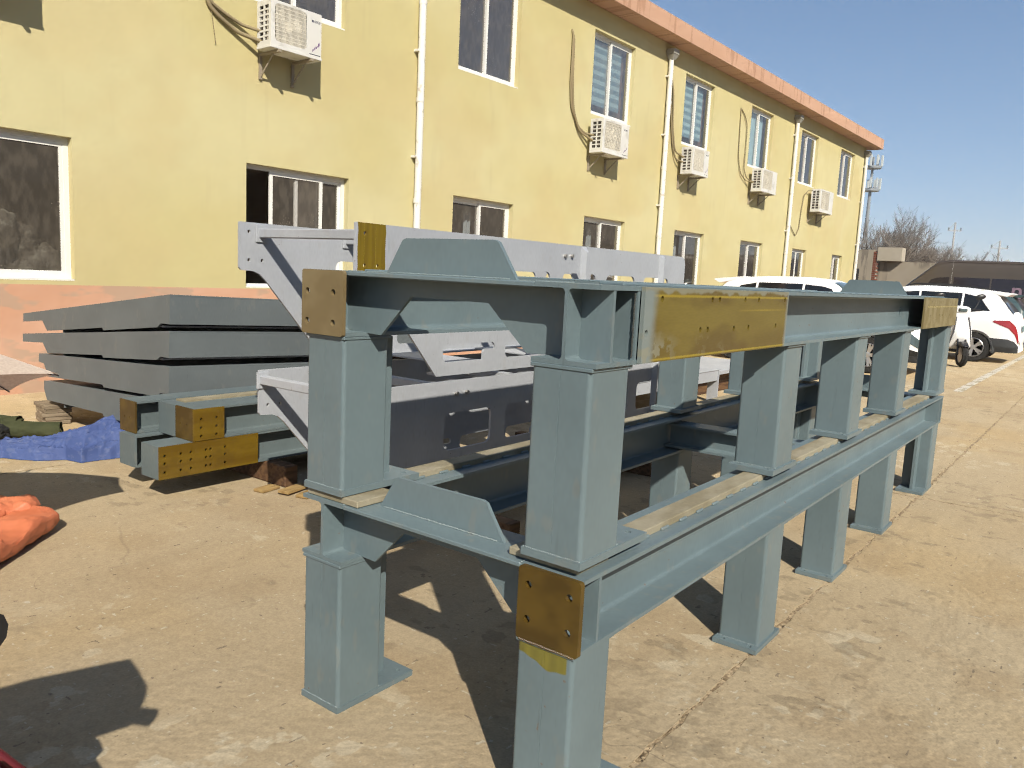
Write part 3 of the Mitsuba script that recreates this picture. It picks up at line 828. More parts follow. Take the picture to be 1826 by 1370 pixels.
        fin = Polygon([(0.335, zt - 0.004), (0.41, zt + 0.106), (0.425, zt + 0.112), (0.785, zt + 0.112), (0.80, zt + 0.106), (0.87, zt - 0.004)])
        part(key, 'fin_plate', extr(fin, 'x', xm - 0.007, xm + 0.007), 'mat_steel', label='upright trapezoid fin plate')
        part(key, 'weld_bead', cat([weld_line((xm - 0.010, 0.36, zt + 0.001), (xm - 0.010, 0.845, zt + 0.001), 0.005, 0.0035, 4), weld_line((x0 + 0.004, BW, zt + 0.0), (x0 + 0.195, BW, zt + 0.0), 0.005, 0.003, 5), weld_line((x0 + 0.004, WF - BW, zt), (x0 + 0.195, WF - BW, zt), 0.005, 0.003, 6)]), 'mat_weld', stuff=True)
    part(t, 'cross_beam', h_beam_y(BW - 0.09, WF - BW + 0.09, 2.66, zl + 0.03, 0.145, 0.14), 'mat_steel', label='smaller cross beam at mid length')
    # legs
    for side in (0, 1):
        ya = 0.012 if side == 0 else WF - 0.012 - 0.189
        yb = ya + 0.189
        for q, xl in enumerate((0.0, 1.466, 2.583, 3.70, XE - 0.37)):
            zc = zl - 0.012
            mat = 'mat_steel_drip' if (lowf and side == 0 and q == 0) else 'mat_steel'
            if q in (0, 4):
                bx = (0.0, 0.20) if q == 0 else (XE - 0.20, XE)
                fx = (0.19, 0.30) if q == 0 else (XE - 0.30, XE - 0.19)
                m = cat([box_leg(bx[0], bx[1], ya, yb, zb + 0.02, zc), box(fx[0], fx[1], (ya + yb) / 2 - 0.012, (ya + yb) / 2 + 0.012, zb + 0.02, zc - 0.001, 0.002)])
                px = (-0.003, 0.37) if q == 0 else (XE - 0.37, XE + 0.003)
                hx = 0.33 if q == 0 else XE - 0.33
                hx2 = 0.245 if q == 0 else XE - 0.245
                hl = [(hx, ya + 0.04), (hx, yb - 0.04)]
                cap = (bx[0] - 0.004, bx[1] + 0.008)
            else:
                m = box_leg(xl + 0.045, xl + 0.255, ya + 0.006, yb - 0.004, zb + 0.02, zc)
                px = (xl, xl + 0.295)
                hl = [(xl + 0.022, ya + 0.035), (xl + 0.022, yb - 0.035), (xl + 0.275, ya + 0.035), (xl + 0.275, yb - 0.035)]
                cap = (xl + 0.035, xl + 0.262)
            if not lowf and q in (1, 2, 3):
                pass
            lg = part(t, 'leg', m, mat, smooth=30)
            part(lg, 'base_plate', plate_xy(px[0], px[1], ya - 0.003, yb + 0.003, zb + (0.001 if lowf else 0.0), zb + 0.022, hl, 0.010), 'mat_steel')
            part(lg, 'cap_plate', box(cap[0], cap[1], ya - 0.004, yb + 0.004, zc + 0.0005, zl - 0.0005, 0.002), 'mat_steel')
            wb = [weld_line((px_, ya + 0.0, zb + 0.023), (px_, yb, zb + 0.023), 0.006, 0.0035, 9) for px_ in ((bx[0] + 0.001, bx[1]) if q in (0, 4) else (xl + 0.043, xl + 0.257))]
            part(lg, 'weld_bead', cat(wb), 'mat_weld', stuff=True)
    return t


steel_frame(0.0, True, 'lower grey blue welded steel frame standing on the concrete with upper one on top')
steel_frame(0.781, False, 'upper grey blue welded steel frame with long gold side plate, stacked on the lower one')


# ------------------------------------------------------------------ light grey machine side frames behind
def side_plate_poly(length, tall, H=0.79):
    p = Polygon([(0.0, H - 0.004), (0.004, H), (length - 0.06, H), (length - 0.018, H - 0.018), (length, H - 0.06), (length, 0.0), (0.60, 0.0), (0.17, 0.475), (0.13, 0.51), (0.09, 0.525), (0.012, 0.53), (0.0, 0.545)])
    k = 0
    for u in np.arange(0.67, length - 0.5, 0.56):
        p = p.difference(rrect(u, 0.33 if tall else 0.39, u + 0.42, 0.605, 0.045))
        if k < 6:
            p = p.difference(rrect(u - 0.02, 0.075, u + 0.44, 0.175, 0.035).difference(rrect(u + 0.33, 0.04, u + 0.52, 0.135, 0.02)))
        k += 1
    for h in ((0.06, 0.74), (0.06, 0.585), (0.145, 0.585)):
        p = p.difference(Point(h).buffer(0.010))
    return p


def machine_frame(x0, z0, label, tag_):
    t = thing('machine_frame', label, 'machine frame', 'light grey machine frames behind the steel frames')
    L = 3.62
    Yn, Yf = 1.90, 2.80
    pl = side_plate_poly(L, not tag_)
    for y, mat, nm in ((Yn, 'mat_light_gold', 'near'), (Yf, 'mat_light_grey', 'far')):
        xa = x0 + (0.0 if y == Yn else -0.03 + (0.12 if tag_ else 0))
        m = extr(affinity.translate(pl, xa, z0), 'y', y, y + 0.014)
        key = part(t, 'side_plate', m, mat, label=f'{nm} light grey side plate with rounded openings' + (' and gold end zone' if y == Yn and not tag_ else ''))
        if y == Yn:
            for u in (2.03, 3.18):
                rib = trimesh.convex.convex_hull(np.array([(xa + u + a, y - d, z0 + z) for a, d, z in ((-.03, 0.0, .0), (.03, 0, .0), (-.012, .035, .0), (.012, .035, .0), (-.03, 0, .785), (.03, 0, .785), (-.012, .035, .75), (.012, .035, .75))]))
                part(key, 'rib', rib, 'mat_light_grey')
            for u, v in ((1.80, 0.715), (1.88, 0.718), (0.76, 0.715), (0.85, 0.717)):
                b = xf(lathe([(0, -.018), (.012, -.018), (.012, 0.0), (0, 0.0)], n=8), np.array([[1, 0, 0, xa + u], [0, 0, 1, y], [0, -1, 0, z0 + v], [0, 0, 0, 1.0]]))
                part(key, 'bolt', b, 'mat_bare')
            fl = box(xa + 0.62, xa + L - 0.1, y + 0.015, y + 0.09, z0 + 0.002, z0 + 0.014)
            part(key, 'bottom_flange', fl, 'mat_light_grey')
        else:
            fl = box(xa + 0.62, xa + L - 0.1, y - 0.075, y - 0.001, z0 + 0.002, z0 + 0.014)
            part(key, 'bottom_flange', fl, 'mat_light_grey')
    for q, u in enumerate((0.11, 0.73, 1.5, 2.3, 3.2)):
        zt = z0 + 0.735
        m = box(x0 + u - 0.025, x0 + u + 0.025, Yn + 0.02, Yf - 0.006, zt - 0.025, zt + 0.025, 0.005)
        tb = part(t, 'cross_tube', m, 'mat_light_grey')
        part(tb, 'end_bracket', box(x0 + u - 0.04, x0 + u + 0.04, Yf - 0.012, Yf - 0.001, zt - 0.05, zt + 0.045, 0.002), 'mat_light_grey')
    for u in (1.0, 1.9, 2.8):
        part(t, 'floor_plate', box(x0 + u, x0 + u + 0.30, Yn + 0.10, Yf - 0.08, z0 + 0.016, z0 + 0.028, 0.002), 'mat_light_grey')
    return t


machine_frame(0.88, 0.15, 'lower light grey machine frame lying behind the steel frames', 1)
machine_frame(0.87, 0.972, 'upper light grey machine frame with gold striped end, stacked on the lower one', 0)
for x in (1.75, 3.9):
    for y0, y1 in ((1.55, 2.25), (2.45, 3.15)):
        k = thing('timber_bearer', f'brown timber bearer under the {"near" if y0 < 2 else "far"} side of the light grey frames, {"left" if x < 2 else "right"} one', 'timber')
        put(k, box(x, x + 0.10, y0, y1, 0.002, 0.148, 0.004), 'mat_wood_brown')

# ------------------------------------------------------------------ pile of H beams
def pile_beam(x0, x1, y0, z0, label, end=None, side=None, holes=(), top_strip=False):
    t = thing('steel_beam', label, 'steel beam', 'grey blue H beams piled by the wall')
    cy = y0 + BW / 2
    part(t, 'profile', h_beam_x(x0 + 0.012, x1, cy, z0), 'mat_steel_pile')
    if end:
        hl = [(cy - 0.03, z0 + 0.1), (cy + 0.04, z0 + 0.1)] if end == 'mat_gold_shaded' else []
        part(t, 'end_plate', plate_yz(x0, x0 + 0.012, y0, y0 + BW, z0, z0 + BH, hl, 0.006, 0.003), end, label='gold coated end plate painted darker for its dimmer side' if end == 'mat_gold_shaded' else None)
    if side:
        part(t, 'side_plate', plate_xz(y0 - 0.010, y0 + 0.001, x0 + 0.001, side, z0 + 0.001, z0 + BH - 0.001, holes, 0.0095), 'mat_gold', label='gold coated side plate with bolt holes')
    else:
        part(t, 'stiffener', extr(sbox(y0 + 0.004, z0 + FT, cy - WT / 2, z0 + BH - FT), 'x', x0 + 0.30, x0 + 0.312), 'mat_steel_pile')
    if top_strip:
        part(t, 'top_strip', plate_xy(x0 + 0.10, x0 + 2.2, cy - 0.055, cy + 0.055, z0 + BH, z0 + BH + 0.012, [(x0 + 0.2 + 0.23 * q, cy + (0.03 if q % 2 else -0.02)) for q in range(9)], 0.009), 'mat_rail', label='bare beige strip along the top')
    return t


hb = [(x, 0.152 + z) for x in (0.868, 0.977, 1.047, 1.155, 1.188, 1.296) for z in (0.152, 0.102, 0.045)]
pile_beam(0.83, 3.6, 3.65, 0.152, 'front bottom steel beam with long gold plate of holes facing the yard', 'mat_steel_pile', 1.555, hb)
pile_beam(0.88, 3.7, 4.03, 0.152, 'rear bottom steel beam with plain grey end', 'mat_steel_pile')
ht = [(x, 0.368 + z) for x in (1.121, 1.232) for z in (0.145, 0.088, 0.032)]
pile_beam(1.065, 3.75, 3.65, 0.368, 'front top steel beam with brown end and short six hole gold plate', 'mat_gold_shaded', 1.29, ht)
pile_beam(1.065, 3.75, 3.862, 0.368, 'middle top steel beam with bare beige strip along its top', 'mat_steel_pile', None, (), True)
pile_beam(0.92, 3.7, 4.10, 0.368, 'rear top steel beam with brown end plate', 'mat_gold_shaded')
for i, (x, lab) in enumerate(((1.62, 'brown timber under the steel beam pile'), (3.2, 'brown timber under the far end of the beam pile'))):
    k = thing('timber_bearer', lab, 'timber')
    put(k, box(x, x + 0.11, 3.42 if i == 0 else 3.6, 4.5, 0.003, 0.150, 0.006), 'mat_wood_brown')
pal = thing('broken_pallet', 'broken yellow brown pallet boards in front of the beam pile', 'pallet')
for j, (x, y, a, l) in enumerate(((1.50, 3.46, 10, .16), (1.60, 3.30, 14, .22), (1.66, 3.18, 18, .25), (1.76, 3.02, 12, .22), (1.86, 3.22, 14, .30))):
    part(pal, 'plank', xf(box(-l / 2, l / 2, -0.045, 0.045, 0, 0.02, 0.003), rotz(a, (x, y, 0.002 + 0.012 * (j % 2)))), 'mat_wood_yellow')

# ------------------------------------------------------------------ stack of four grey covers (trays) near the wall
def cover_poly(y0, z_top, y1, z_top1, h0, h1, lip):
    """Side outline in (y,z): near corner at y0, far end with a thin lip at y1."""
    ds = (z_top1 - z_top) / (y1 - y0)
    zt_ = lambda y: z_top + ds * (y - y0)
    hf = lambda y: h0 + (h1 - h0) * (y - y0) / (y1 - y0)
    pts = [(y0, z_top), (y1, z_top1), (y1, z_top1 - 0.075)]
    if lip > 0.05:
        pts += [(y1 - lip, zt_(y1 - lip) - 0.085), (y1 - lip - 0.10, zt_(y1 - lip - 0.1) - hf(y1 - lip))]
    else:
        pts += [(y1 - 0.06, z_top1 - h1)]
    pts += [(y0 + 1.02, zt_(y0 + 1.02) - hf(y0 + 1.02) * 0.93), (y0 + 1.0, zt_(y0 + 1.0) - hf(y0 + 1.0) * 1.03), (y0 + 0.17, z_top - h0 * 1.04), (y0 + 0.12, z_top - h0 * 0.90), (y0, z_top - h0 * 0.90)]
    return Polygon(pts)


def roll_x(mesh, deg, x0, z0):
    a = math.radians(deg)
    m = np.eye(4)
    m[0, 0], m[0, 2], m[2, 0], m[2, 2] = math.cos(a), math.sin(a), -math.sin(a), math.cos(a)
    t0, t1 = np.eye(4), np.eye(4)
    t0[0, 3], t0[2, 3] = -x0, -z0
    t1[0, 3], t1[2, 3] = x0, z0
    return xf(mesh, t1 @ m @ t0)


cov = [(4.50, 1.282, 7.03, 0.969, 0.245, 0.17, 0.40, 'topmost grey sheet metal cover in the stack by the wall'), (4.515, 1.012, 7.06, 0.779, 0.225, 0.17, 0.42, 'second grey sheet metal cover from the top of the stack'),
       (4.52, 0.744, 6.74, 0.625, 0.235, 0.20, 0.10, 'third grey sheet metal cover from the top of the stack'), (4.53, 0.478, 6.65, 0.385, 0.24, 0.17, 0.02, 'bottom grey sheet metal cover resting on the boards')]
for y0, zt, y1, zt1, h0, h1, lip, lab in cov:
    t = thing('metal_cover', lab, 'metal cover', 'grey sheet metal covers stacked by the wall')
    p = cover_poly(y0, zt, y1, zt1, h0, h1, lip)
    sheet = []
    for x in (1.40, 4.28):
        sheet.append(extr(p, 'x', x, x + 0.018))
    part(t, 'end_panel', roll_x(sheet[0], 1.9, 1.4, zt), 'mat_steel_dark')
    part(t, 'end_panel', roll_x(sheet[1], 1.9, 1.4, zt), 'mat_steel_dark')
    slope = (zt1 - zt) / (y1 - y0)
    top = trimesh.convex.convex_hull(np.array([(x, y, zt + slope * (y - y0) - d) for x in (1.4185, 4.2795) for y in (y0 + 0.001, y1 - 0.001) for d in (0.001, 0.012)]))
    part(t, 'top_panel', roll_x(top, 1.9, 1.4, zt), 'mat_steel_dark')
    part(t, 'front_panel', roll_x(box(1.4185, 4.2795, y0 + 0.001, y0 + 0.016, zt - h0 * 0.9, zt - 0.013), 1.9, 1.4, zt), 'mat_steel_dark')
    for yy in (y0 + 0.99, y0 + 1.75):
        part(t, 'inner_rib', roll_x(box(1.4185, 4.2795, yy, yy + 0.012, zt + slope * (yy - y0) - h0 * 0.9, zt + slope * (yy - y0) - 0.014), 1.9, 1.4, zt), 'mat_steel_dark')  # unseen panels added so the gaps between covers stay dark
    part(t, 'bottom_rim', roll_x(box(1.43, 4.27, y0 + 0.13, y0 + 0.22, zt - h0 * 1.03, zt - h0 * 1.03 + 0.012), 1.9, 1.4, zt), 'mat_light_grey')
for j in range(5):
    k = thing('wooden_board', ['lowest', 'second lowest', 'middle', 'second highest', 'topmost'][j] + ' grey board in the board stack under the covers', 'board', 'boards stacked under the grey covers')
    put(k, xf(box(-0.11, 0.11, -0.17, 0.17, 0, 0.033, 0.004), rotz([-12, -8, -14, -10, -6][j], (1.46 + 0.008 * (j % 2), 6.64, 0.002 + 0.035 * j))), 'mat_wood_grey')
k = thing('timber_bearer', 'dark timber under the near corner of the grey covers', 'timber')
put(k, box(1.9, 2.05, 4.75, 5.3, 0.002, 0.20, 0.005), 'mat_wood_brown')

# ------------------------------------------------------------------ soft things on the ground at the left
def interp_curve(pts, n):
    p = np.array(pts, float)
    d = np.r_[0, np.cumsum(np.linalg.norm(np.diff(p, axis=0), axis=1))]
    t = np.linspace(0, d[-1], n)
    return np.stack([np.interp(t, d, p[:, i]) for i in range(p.shape[1])], 1)


def cloth(front, back, nu, nv, hfun, seed, amp=0.03, fr=5.0):
    F, B = interp_curve(front, nu), interp_curve(back, nu)
    v = np.linspace(0, 1, nv)[:, None, None]
    P = F[None] * (1 - v) + B[None] * v
    u = np.linspace(0, 1, nu)[None, :]
    vv = np.linspace(0, 1, nv)[:, None]
    q = np.stack([P[..., 0] * fr, P[..., 1] * fr, P[..., 2] * 0 + seed], -1)
    ridge = 1 - np.abs(2 * meshkit.fbm(q, 4, seed) - 1)
    P[..., 2] += hfun(u, vv) + amp * (ridge ** 2) * np.sin(np.pi * np.clip(vv, 0, 1)) ** 0.5
    P[..., 2] = np.maximum(P[..., 2], 0.004)
    P[..., 0] += 0.02 * (meshkit.fbm(q + 31, 3, seed) - 0.5) * 2
    P[..., 1] += 0.05 * (meshkit.fbm(q + 57, 3, seed) - 0.5) * 2
    return grid_mesh(P)


def tarp():
    F = interp_curve([(0.25, 5.62, 0), (0.61, 5.45, 0), (0.736, 5.22, 0), (0.91, 5.12, 0), (0.945, 4.96, 0), (1.147, 4.93, 0), (1.40, 4.90, 0)], 200)
    B = interp_curve([(0.3, 5.80, 0.02), (0.62, 5.72, 0.03), (0.86, 5.60, 0.03), (1.0, 5.54, 0.04), (1.2, 5.42, 0.09), (1.45, 5.40, 0.18), (1.62, 5.35, 0.20)], 200)
    v = np.linspace(0, 1, 110)[:, None, None]
    P = F[None] * (1 - v) + B[None] * v
    u, vv = np.linspace(0, 1, 200)[None, :] + 0 * v[..., 0], v[..., 0] + 0 * np.linspace(0, 1, 200)[None, :]
    warp = 0.35 * (meshkit.fbm(np.stack([u * 3, vv * 2, 0 * u + 4], -1), 3, 2) - 0.5)
    q = np.stack([u * 3.0, (vv + warp) * 6.5, 0 * u], -1)
    fold_ = 1 - np.abs(2 * meshkit.noise(q, 3) - 1)
    q2 = np.stack([u * 22 + 3 * warp, vv * 13, 0 * u + 7], -1)
    cr = 1 - np.abs(2 * meshkit.fbm(q2, 3, 5) - 1)
    edge_ = np.clip(np.minimum(vv, 1 - vv) / 0.06, 0, 1)
    P[..., 2] += edge_ * (0.085 * fold_ ** 1.5 * (0.55 + 0.6 * u) + 0.022 * cr ** 2 + 0.012)
    P[..., 2] = np.maximum(P[..., 2], 0.004)
    P[..., 1] += 0.06 * (meshkit.fbm(np.stack([u * 9, vv * 1.5, 0 * u + 2], -1), 3, 9) - 0.5)
    return grid_mesh(P)


m = tarp()
k = thing('blue_tarpaulin', 'crumpled blue tarpaulin on the ground left of the beam pile', 'tarpaulin')
put(k, m, 'mat_blue_tarp', smooth=True)


k = thing('green_blanket', 'rolled olive green blanket lying by the blue tarpaulin', 'blanket')
def cloth_roll(p0, p1, r, seed):
    """A loosely rolled blanket: spiral section swept along its length, with wrinkles."""
    p0, p1 = np.array(p0, float), np.array(p1, float)
    d = (p1 - p0) / np.linalg.norm(p1 - p0)
    sd = np.array([-d[1], d[0], 0.0])
    a = np.linspace(0, 2.6 * 2 * math.pi, 130)
    rad = r * (0.30 + 0.70 * a / a[-1])
    n = 60
    P = np.zeros((n, 130, 3))
    for i in range(n):
        t = i / (n - 1)
        w = 1 + 0.30 * (meshkit.fbm(np.stack([np.cos(a) * 1.3 + t * 4, np.sin(a) * 1.3, a * 0 + seed], -1), 3, seed) - 0.5) + 0.05 * math.sin(9 * t + seed)
        P[i] = p0 + d * (np.linalg.norm(p1 - p0) * t) + (sd[None] * (rad * np.cos(a) * 1.15 * w)[:, None]) + np.array([0, 0, 1.0])[None] * (rad * np.sin(a) * 0.85 * w)[:, None]
        P[i] += d * (0.05 * (meshkit.noise(np.stack([a * 0.5, a * 0 + seed, a * 0], -1), seed) - 0.5))[:, None]
    P[..., 2] = np.maximum(P[..., 2], 0.004)
    return grid_mesh(P)


part(k, 'roll', cloth_roll((1.20, 5.88, 0.075), (0.80, 6.14, 0.085), 0.088, 2), 'mat_green_cloth', smooth=True)
part(k, 'fold', cloth_roll((1.02, 6.20, 0.09), (0.60, 6.50, 0.10), 0.105, 4), 'mat_green_cloth', smooth=True)
k = thing('dark_cloth', 'dark bundled cloth at the left edge behind the blue tarpaulin', 'cloth')
put(k, blob((0.70, 6.05, 0.07), (0.16, 0.16, 0.09), 10, 9, 0.3), 'mat_dark', smooth=True)
k = thing('yellow_rag', 'small yellow rag beside the blue tarpaulin and grey covers', 'rag')
put(k, blob((1.47, 5.62, 0.06), (0.07, 0.05, 0.06), 20, 6, 0.35, sub=3), 'mat_yellow_rag', smooth=True)
scene['mat_yellow_rag'] = principled((0.55, 0.36, 0.05), 0.8)
k = thing('cardboard_sheet', 'flat cardboard piece on the ground before the grey covers', 'cardboard')
put(k, xf(box(-0.16, 0.16, -0.14, 0.14, 0, 0.012, 0.002), rotz(25, (1.33, 5.95, 0.003))), 'mat_cardboard')
scene['mat_cardboard'] = principled((0.36, 0.27, 0.16), 0.85)

# orange sheet bundle at the left edge: folded layers, each a flattened roll
k = thing('orange_tarpaulin', 'folded orange tarpaulin bundle at the left edge of the ground', 'tarpaulin')


def fold(p0, p1, w0, w1, h, zc, seed, twist=0.0, squash=1.0):
    p0, p1 = np.array(p0, float), np.array(p1, float)
    n, mth = 110, 72
    u = np.linspace(0, 1, n)[None, :]
    v = np.linspace(-math.pi, math.pi, mth)[:, None]
    d = (p1 - p0) / np.linalg.norm(p1 - p0)
    sd = np.array([-d[1], d[0]])
    end = np.clip((1 - u) / 0.05, 0, 1) ** 0.5
    w = (w0 + (w1 - w0) * u) * end
    hh = h * (1 - 0.2 * u) * end
    cv, sv = np.cos(v), np.sin(v)
    cv = np.sign(cv) * np.abs(cv) ** 0.6
    sv = np.sign(sv) * np.abs(sv) ** 0.6
    a_, b_ = w * cv, hh * sv + zc + twist * w * cv
    P = np.stack([p0[0] + d[0] * u * np.linalg.norm(p1 - p0) + sd[0] * a_, p0[1] + d[1] * u * np.linalg.norm(p1 - p0) + sd[1] * a_, b_], -1)
    q = np.stack([P[..., 0] * 6 + P[..., 1] * 3, P[..., 1] * 5 - P[..., 0] * 2, P[..., 2] * 8], -1) + seed
    rdg = 1 - np.abs(2 * meshkit.fbm(q, 4, seed) - 1)
    big_ = meshkit.fbm(q * 0.45, 2, seed + 3) - 0.5
    P[..., 2] += (0.045 * (rdg ** 2 - 0.45) + 0.035 * big_) * np.clip(P[..., 2] / 0.06, 0, 1)
    P[..., :2] += (0.02 * (meshkit.fbm(q * 1.6 + 9, 3, seed)[..., None] - 0.5)) * sd
    P[..., 2] = np.maximum(P[..., 2], 0.003)
    return grid_mesh(P)


part(k, 'fold', fold((-1.15, 2.55), (0.17, 3.66), 0.17, 0.115, 0.070, 0.072, 8), 'mat_orange_tarp', smooth=16)
part(k, 'fold', fold((-1.20, 3.22), (0.03, 3.86), 0.25, 0.15, 0.065, 0.115, 11, 0.10), 'mat_orange_tarp', smooth=16)
part(k, 'fold', fold((-0.9, 4.05), (0.16, 3.70), 0.20, 0.10, 0.075, 0.10, 15), 'mat_orange_tarp', smooth=16)

# beige canvas sheet on a pole, entering from the left
k = thing('canvas_umbrella', 'beige canvas umbrella poking in from the left edge', 'umbrella')
tip, back_, fr_, tip2 = np.array([0.153, 3.407, 0.903]), np.array([-0.62, 4.05, 1.20]), np.array([-0.60, 2.95, 1.14]), np.array([-0.05, 3.86, 0.70])
tip2 = np.array([0.06, 3.83, 0.745])


def panel(a, b, c, sag, n=16):
    P = np.zeros((n, n, 3))
    for i in range(n):
        for j in range(n):
            s_ = i / (n - 1)
            t_ = j / (n - 1)
            p = a * (1 - s_) + s_ * (b * (1 - t_) + c * t_)
            p = p + np.array(sag) * math.sin(math.pi * t_) * s_
            P[i, j] = p
    return grid_mesh(P)


hub = np.array([-0.50, 3.62, 1.20])
rim = [np.array([0.153, 3.407, 0.903]), np.array([0.095, 3.90, 0.757]), np.array([-0.45, 4.32, 0.80]), np.array([-1.2, 3.98, 0.86]), np.array([-1.40, 3.5, 0.92]), np.array([-1.15, 3.0, 0.97]), np.array([-0.6, 2.82, 0.99]), np.array([-0.05, 2.98, 0.97])]
for i in range(8):
    a, b = rim[i], rim[(i + 1) % 8]
    cc = (a + b) / 2
    part(k, 'panel', panel(hub, a, b, (hub - cc) * 0.03 + np.array([0, 0, 0.004])), 'mat_canvas', smooth=True)
    part(k, 'rib', tube([hub - [0, 0, .015], a - [0, 0, .008]], 0.004, 5), 'mat_grey_plastic')
part(k, 'shaft', tube([hub + [0, 0, 0.05], hub + [-0.12, 0.02, -1.135]], 0.012, 10), 'mat_grey_plastic', smooth=40)


# ------------------------------------------------------------------ vehicles
def mat3(c, x, y, z):
    m = np.eye(4)
    m[:3, 0], m[:3, 1], m[:3, 2], m[:3, 3] = x, y, z, c
    return m


def wheel(parent, cx, cy, R, side, M_, spokes=5, w=0.22):
    """Wheel with its axis along local y; side=+1 outer face towards +y."""
    tyre = lathe([(R * 0.66, -w / 2), (R * 0.93, -w / 2), (R, -w / 2 + 0.045), (R, w / 2 - 0.045), (R * 0.93, w / 2), (R * 0.66, w / 2), (R * 0.66, -w / 2)], n=40)
    A = M_ @ mat3((cx, cy, R), (1, 0, 0), (0, 0, -1 * side), (0, side, 0))
    k = part(parent, 'wheel', xf(tyre, A), 'mat_rubber', smooth=35)
    r = R * 0.66
    rim_ = lathe([(r * 0.995, -w / 2 + 0.02), (r, w / 2 - 0.012), (r * 0.94, w / 2 - 0.004), (r * 0.90, w / 2 - 0.02), (r * 0.90, -w / 2 + 0.02)], n=36)
    sp = []
    for q in range(spokes):
        for da in (-0.16, 0.16):
            a = q * 2 * math.pi / spokes
            p0 = np.array([math.cos(a) * r * 0.16, math.sin(a) * r * 0.16])
            p1 = np.array([math.cos(a + da) * r * 0.93, math.sin(a + da) * r * 0.93])
            n_ = np.array([-(p1 - p0)[1], (p1 - p0)[0]])
            n_ /= np.linalg.norm(n_)
            sp.append(trimesh.convex.convex_hull(np.array([(*(p0 + n_ * s_ * 0.026), z) for s_ in (-1, 1) for z in (w / 2 - 0.06, w / 2 - 0.025)] + [(*(p1 + n_ * s_ * 0.020), z) for s_ in (-1, 1) for z in (w / 2 - 0.05, w / 2 - 0.010)])))
    hubc = lathe([(0, w / 2 - 0.07), (r * 0.24, w / 2 - 0.06), (r * 0.22, w / 2 - 0.018), (0, w / 2 - 0.012)], n=18)
    part(k, 'rim', xf(cat([rim_, hubc] + sp), A), 'mat_alloy', smooth=35)
    part(k, 'disc', xf(lathe([(0, w / 2 - 0.10), (r * 0.93, w / 2 - 0.10), (r * 0.93, w / 2 - 0.11), (0, w / 2 - 0.11)], n=24), A), 'mat_dark')


